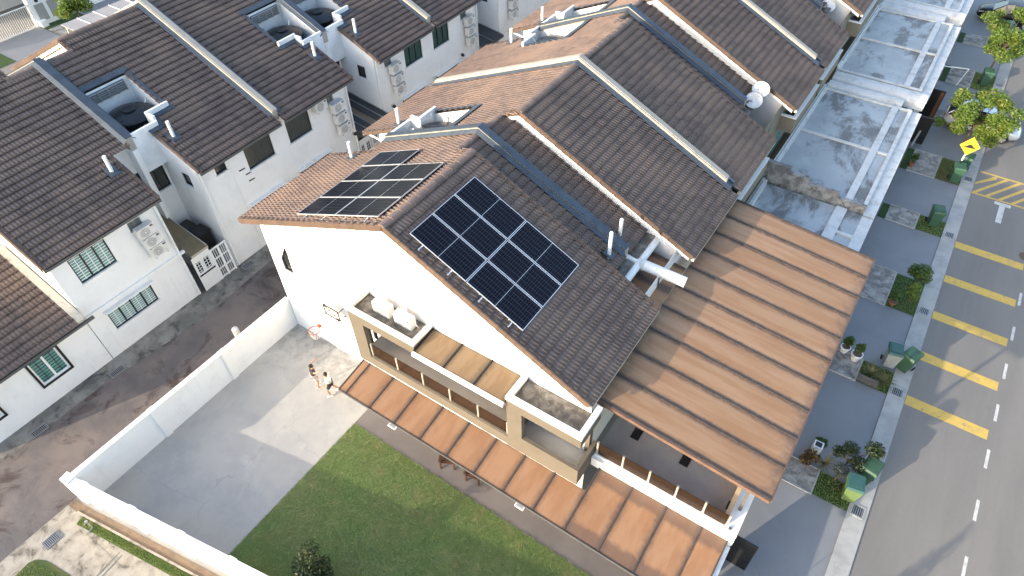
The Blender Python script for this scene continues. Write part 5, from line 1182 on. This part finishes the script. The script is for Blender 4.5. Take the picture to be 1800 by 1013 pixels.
# ------------------------------------------------------------------ cars
def car(p, rz, body, label):
    m = 'car_'+body
    if m not in M:
        mm = mat(m, dict(white=(.62,.64,.66), black=(.006,.006,.008))[body], .22 if body == 'white' else .3, fine=0, spec=.6 if body == 'white' else .25, metal=.25 if body == 'white' else 0); mm.node_tree.nodes['Principled BSDF'].inputs['Coat Weight'].default_value = .8 if body == 'white' else .15
    t = thing('parked_car', label, 'car', p, 'parked cars', rz)
    # lofted body: station x, half width, sill z, belt z
    st = [(-2.05,.62,.42,.66),(-1.98,.74,.32,.82),(-1.6,.82,.26,.92),(-.9,.85,.24,.94),(0,.86,.24,.93),(.8,.85,.24,.91),(1.3,.83,.25,.88),(1.75,.78,.28,.78),(1.98,.68,.34,.66),(2.08,.5,.42,.56)]
    V = []; F = []
    for (x, w_, zl, zb_) in st:
        h_ = zb_-zl
        ring = [(w_*.9,zl),(w_,zl+.25*h_),(w_*1.0,zl+.55*h_),(w_*.97,zl+.8*h_),(w_*.86,zb_),(w_*.4,zb_+.04),(-w_*.4,zb_+.04),(-w_*.86,zb_),(-w_*.97,zl+.8*h_),(-w_*1.0,zl+.55*h_),(-w_,zl+.25*h_),(-w_*.9,zl)]
        V += [(x, a, z) for a, z in ring]
    n = 12
    for i in range(len(st)-1):
        for k in range(n): F.append((i*n+k, i*n+(k+1) % n, (i+1)*n+(k+1) % n, (i+1)*n+k))
    F += [tuple(range(n)), tuple(range((len(st)-1)*n, len(st)*n))]
    MB().add(V, F).build('body', m, t, True, True)
    g = [(-1.95,.62,.93,.95),(-1.5,.66,.93,1.32),(-.9,.68,.94,1.46),(0,.68,.94,1.49),(.45,.67,.93,1.4),(1.15,.66,.91,.93)]
    V = []; F = []
    for (x, w_, zl, zt) in g: V += [(x,w_+.1,zl-.03),(x,w_*.84 if zt > 1.2 else w_,zt),(x,-(w_*.84 if zt > 1.2 else w_),zt),(x,-w_-.1,zl-.03)]
    for i in range(5):
        for k in range(3): F.append((i*4+k, i*4+k+1, (i+1)*4+k+1, (i+1)*4+k))
    MB().add(V, F).build('glasshouse', 'car_glass', t, True)
    b = MB(); V = []
    rs = [(-1.42,.58,1.375),(-.9,.585,1.478),(0,.585,1.508),(.42,.57,1.43)]
    for (x, w_, z) in rs: V += [(x,-w_,z),(x,0,z+.025),(x,w_,z)]
    b.add(V, [(3*i+k,3*i+k+1,3*i+k+4,3*i+k+3) for i in range(3) for k in range(2)]); b.build('roof', m, t, True, True)
    for s in (-1, 1):
        for (xa, za, xb, zb_) in ((1.12,.93,.43,1.42),(.0,.94,-.05,1.49),(-1.0,.94,-.92,1.46),(-1.9,.95,-1.44,1.36)): MB().tube((xa,s*(.735 if za < 1.2 else .6),za),(xb,s*.585,zb_),.035,n=6).build('pillar', m, t, True)
        for x in (-1.28,1.28):
            w_ = MB().tube((x,s*.70,.31),(x,s*.885,.31),.31,n=22).build('wheel', 'rubber', t, True)
            MB().tube((x,s*.886,.31),(x,s*.895,.31),.2,n=18).build('rim', 'chrome', w_)
            b = MB()
            for k in range(5):
                a = 6.2832*k/5; b.tube((x,s*.90,.31),(x+.19*math.cos(a),s*.90,.31+.19*math.sin(a)),.03,n=5)
            b.build('spoke', 'grey_metal', w_)
        MB().hexa([(1.72,s*.52,.62),(2.03,s*.45,.58),(1.98,s*.66,.58),(1.70,s*.77,.64)], [(1.70,s*.52,.74),(1.99,s*.45,.66),(1.93,s*.66,.67),(1.68,s*.75,.76)]).build('headlight', 'lamp_glass', t, True)
        MB().hexa([(-2.06,s*.45,.62),(-1.9,s*.72,.62),(-1.94,s*.76,.64),(-2.08,s*.5,.64)], [(-2.04,s*.45,.8),(-1.9,s*.72,.8),(-1.93,s*.74,.8),(-2.05,s*.5,.8)]).build('tail_light', 'orange', t, True)
        MB().hexa([(.68,s*.86,.93),(.84,s*.86,.93),(.84,s*1.0,.95),(.68,s*1.0,.95)], [(.68,s*.86,1.05),(.8,s*.86,1.05),(.8,s*1.0,1.05),(.68,s*1.0,1.05)]).build('mirror', m, t, True)
    MB().box(2.0,2.09,-.42,.42,.40,.52).build('grille', 'black_metal', t, True)
    MB().box(2.085,2.10,-.24,.24,.42,.50).build('number_plate', 'dark_frame', t, True)
car((23.35, 33.6, .01), 0, 'white', 'silver-white car nose out on a driveway, half hidden by the street tree')
car((22.75, 50.3, .01), math.pi, 'black', 'black car parked on the driveway at the top right corner')
# ------------------------------------------------------------------ two people playing on the court
def person(p, rz, H, label, joints, shirt, shorts):
    t = thing('person', label, 'person', p, None, rz); s = H/1.7
    J = {k: (Vector(v)*s) for k, v in joints.items()}
    def skin(name, chain, edges, rad, m, keep=None):
        me = bpy.data.meshes.new(name); idx = {k: i for i, k in enumerate(chain)}
        me.from_pydata([tuple(J[k]) for k in chain], [(idx[a], idx[b]) for a, b in edges], []); o = bpy.data.objects.new(name, me); COL.objects.link(o); o.parent = t
        me.materials.append(M[m])
        md = o.modifiers.new('skin', 'SKIN'); 
        if not me.skin_vertices: bpy.context.view_layer.objects.active = o
        lay = me.skin_vertices[0].data if me.skin_vertices else None
        for k in chain:
            v = lay[idx[k]]; r = rad[k]*s; v.radius = (r, r); v.use_root = (k == chain[0])
        sb = o.modifiers.new('sub', 'SUBSURF'); sb.levels = 1; sb.render_levels = 2; md.use_smooth_shade = True
        return o
    body = ['pel','chest','neck','head','top','hipL','kneL','ankL','toeL','hipR','kneR','ankR','toeR','shL','elL','wrL','hdL','shR','elR','wrR','hdR']
    E = [('pel','chest'),('chest','neck'),('neck','head'),('head','top'),('pel','hipL'),('hipL','kneL'),('kneL','ankL'),('ankL','toeL'),('pel','hipR'),('hipR','kneR'),('kneR','ankR'),('ankR','toeR'),('chest','shL'),('shL','elL'),('elL','wrL'),('wrL','hdL'),('chest','shR'),('shR','elR'),('elR','wrR'),('wrR','hdR')]
    rad = dict(pel=.12,chest=.13,neck=.055,head=.095,top=.07,hipL=.085,kneL=.055,ankL=.038,toeL=.035,hipR=.085,kneR=.055,ankR=.038,toeR=.035,shL=.06,elL=.042,wrL=.03,hdL=.036,shR=.06,elR=.042,wrR=.03,hdR=.036)
    skin('body', body, E, rad, 'skin')
    J['hem'] = J['pel']+Vector((0,0,-.02*s)); J['sleL'] = J['shL'].lerp(J['elL'], .6); J['sleR'] = J['shR'].lerp(J['elR'], .6)
    skin('shirt', ['hem','pel','chest','neckb','shL','sleL','shR','sleR'] if 0 else ['pel','chest','shL','sleL','shR','sleR'], [('pel','chest'),('chest','shL'),('shL','sleL'),('chest','shR'),('shR','sleR')], dict(pel=.15,chest=.155,shL=.085,sleL=.07,shR=.085,sleR=.07), shirt)
    J['thL'] = J['hipL'].lerp(J['kneL'], .75); J['thR'] = J['hipR'].lerp(J['kneR'], .75)
    skin('shorts', ['pel','hipL','thL','hipR','thR'], [('pel','hipL'),('hipL','thL'),('pel','hipR'),('hipR','thR')], dict(pel=.14,hipL=.11,thL=.095,hipR=.11,thR=.095), shorts)
    hc = (J['head']+J['top'])*.5+Vector((0,.015,.03))*s
    b = MB(); b.lathe([(.03*s,-.1*s),(.085*s,-.05*s),(.108*s,.01*s),(.1*s,.06*s),(.06*s,.1*s),(.01*s,.115*s)],14,(hc.x,hc.y+.02*s,hc.z)); b.build('hair', 'hair', t, True, True)
    # face: eyes, nose, mouth on the front (-y) of the head
    f = J['head'].lerp(J['top'], .35)
    for sx in (-1, 1): MB().lathe([(.004,-.012*s),(.012*s,0),(.004,.012*s)],8,(f.x+sx*.034*s,f.y-.092*s,f.z)).build('eye', 'hair', t, True)
    MB().hexa([(f.x-.014,f.y-.12*s,f.z-.045*s),(f.x+.014,f.y-.12*s,f.z-.045*s),(f.x+.012,f.y-.08*s,f.z-.045*s),(f.x-.012,f.y-.08*s,f.z-.045*s)], [(f.x-.006,f.y-.1*s,f.z),(f.x+.006,f.y-.1*s,f.z),(f.x+.006,f.y-.08*s,f.z),(f.x-.006,f.y-.08*s,f.z)]).build('nose', 'skin', t, True)
    for side in 'LR':
        h0 = J['hd'+side]; d = (h0-J['wr'+side]).normalized(); x = d.orthogonal().normalized(); b = MB()
        for k in range(5):
            o_ = x*((k-2)*.016*s); l = (.05,.075,.082,.076,.06)[k]*s
            if k == 0: b.tube(h0+o_-d*.03*s, h0+o_*2.6+d*.02*s, .009*s, .007*s, 6)
            else: b.tube(h0+o_, h0+o_*1.25+d*l*.6+Vector((0,0,-.006)), .009*s, .008*s, 6).tube(h0+o_*1.25+d*l*.6+Vector((0,0,-.006)), h0+o_*1.3+d*l+Vector((0,0,-.02*s)), .008*s, .006*s, 6)
        b.build('fingers', 'skin', t, True)
    for side in 'LR':
        a_, b_ = J['ank'+side], J['toe'+side]; q = (b_-a_); q.z = 0; q.normalize(); n_ = Vector((-q.y, q.x, 0))
        c0 = Vector((a_.x,a_.y,a_.z-.075*s)); P = lambda l, w_, z: c0+q*l*s+n_*w_*s+Vector((0,0,z*s))
        MB().hexa([P(-.08,-.045,0),P(.2,-.045,0),P(.2,.045,0),P(-.08,.045,0)], [P(-.07,-.04,.09),P(.17,-.035,.05),P(.17,.035,.05),P(-.07,.04,.09)]).build('shoe', 'shirt_white', t, True)
stride = dict(pel=(0,0,.92),chest=(0,-.05,1.28),neck=(0,-.06,1.44),head=(0,-.08,1.54),top=(0,-.08,1.66),hipL=(.1,0,.88),kneL=(.12,-.22,.5),ankL=(.12,-.12,.08),toeL=(.12,-.28,.04),hipR=(-.1,0,.88),kneR=(-.12,.1,.47),ankR=(-.12,.35,.12),toeR=(-.12,.22,.04),shL=(.19,-.04,1.38),elL=(.34,-.12,1.14),wrL=(.3,-.34,1.05),hdL=(.28,-.42,1.04),shR=(-.19,-.04,1.38),elR=(-.34,.1,1.16),wrR=(-.42,-.1,1.06),hdR=(-.43,-.18,1.05))
reach = dict(stride); reach.update(elR=(-.42,-.1,1.5),wrR=(-.55,-.28,1.68),hdR=(-.58,-.34,1.74),elL=(.4,-.05,1.3),wrL=(.5,-.28,1.38),hdL=(.52,-.36,1.4),kneR=(-.14,-.1,.48),ankR=(-.16,.0,.08),toeR=(-.16,-.16,.04),ankL=(.16,-.02,.08),toeL=(.16,-.18,.04),kneL=(.15,-.14,.49))
person((3.28,-2.0,.01), R(150), 1.45, 'person in a dark shirt with one arm raised, playing under the hoop', reach, 'shirt_dark', 'shorts_pale')
person((4.12,-1.9,.01), R(-40), 1.45, 'person in a white shirt and black shorts beside the canopy corner', stride, 'shirt_white', 'shorts_black')
# ------------------------------------------------------------------ across the left street, top left corner
grille_gate('driveway_gate', 'wide white barred gate in the top left corner', (-40.0, 3.6, 0), (0,1,0), 6.8, 1.75, 'white_paint', 44, 0)
t = thing('gate_pillar', 'white gate pillar with two grey meter doors beside the barred gate', 'pillar', (-40.2, 11.6, 0))
MB().box(-.4,.3,-1.15,1.3,0,2.3).build('body', 'white', t, True)
for y in (-.5,.5): MB().box(.301,.33,y-.36,y+.36,.35,1.6).build('meter_door', 'ac_grille', t, True); MB().box(.301,.34,y-.12,y+.12,1.75,1.95).build('number_tile', 'dark_frame', t, True)
MB().box(.3,.7,-1.1,-.6,0,.5).build('step_block', 'white', t, True)
struct('left_bed', 'turf', rect(-39.9, -36.0, 10.45, 13.6), rect(-39.9,-36,4.2,6.4), z=.02)
struct('left_slab', 'slab', rect(-38.9, -36.9, 10.5, 11.9), z=.03)
t = thing('boundary_wall', 'white front wall behind the tree in the top left corner', 'wall', (-40.2, 20, 0)); MB().box(-.1,.1,-7.0,20,0,1.6).build('wall_panel', 'white', t, True); MB().box(-.14,.14,-7.0,20,1.601,1.68).build('coping', 'white_paint', t, True)
def far_house(y0, label):
    t = thing('terrace_house', label, 'house', (-50, y0+5, 0), 'two-storey terrace houses')
    MB().box(-56,-45.5,y0,y0+11,0,6).build('wall', 'white', t)
    MB().quad((-45,y0,6.05),(-45,y0+11,6.05),(-51,y0+11,9.2),(-51,y0,9.2)).quad((-57,y0,6.05),(-57,y0+11,6.05),(-51,y0+11,9.2),(-51,y0,9.2)).build('roof', 'tile', t)
    for y in (y0+1.5, y0+7):
        w_ = MB().box(-45.5,-45.45,y,y+2.2,1,2.4).build('window', 'dark_frame', t); MB().box(-45.449,-45.44,y+.1,y+2.1,1.1,2.3).build('pane', 'dark_glass', w_)
    MB().box(-45.5,-41.0,y0+.2,y0+10.8,2.7,2.95).build('porch_slab', 'white_dirty', t)
far_house(4.0, 'house across the left street behind the barred gate'); far_house(16.5, 'second house across the left street, at the top edge')
t = thing('front_canopy', 'pale flat sheet canopy behind the left roof ridge at the top left', 'canopy', (-25, 9, 5))
for k in range(4):
    a = 6.75+1.1*k; MB().box(-26.3,-23.75,a+.01,a+1.08,4.96,5.0).build('canopy_sheet', 'awning_pale', t); MB().box(-26.3,-23.75,a+1.08,a+1.11,4.96,5.03).build('joint_strip', 'white_paint', t)
MB().box(-23.74,-23.5,7.4,11.2,4.9,5.08).build('edge_trim', 'cream', t); MB().box(-26.2,-26.1,6.9,7.0,0,4.95).box(-23.9,-23.8,6.9,7.0,0,4.95).build('post', 'cream', t)
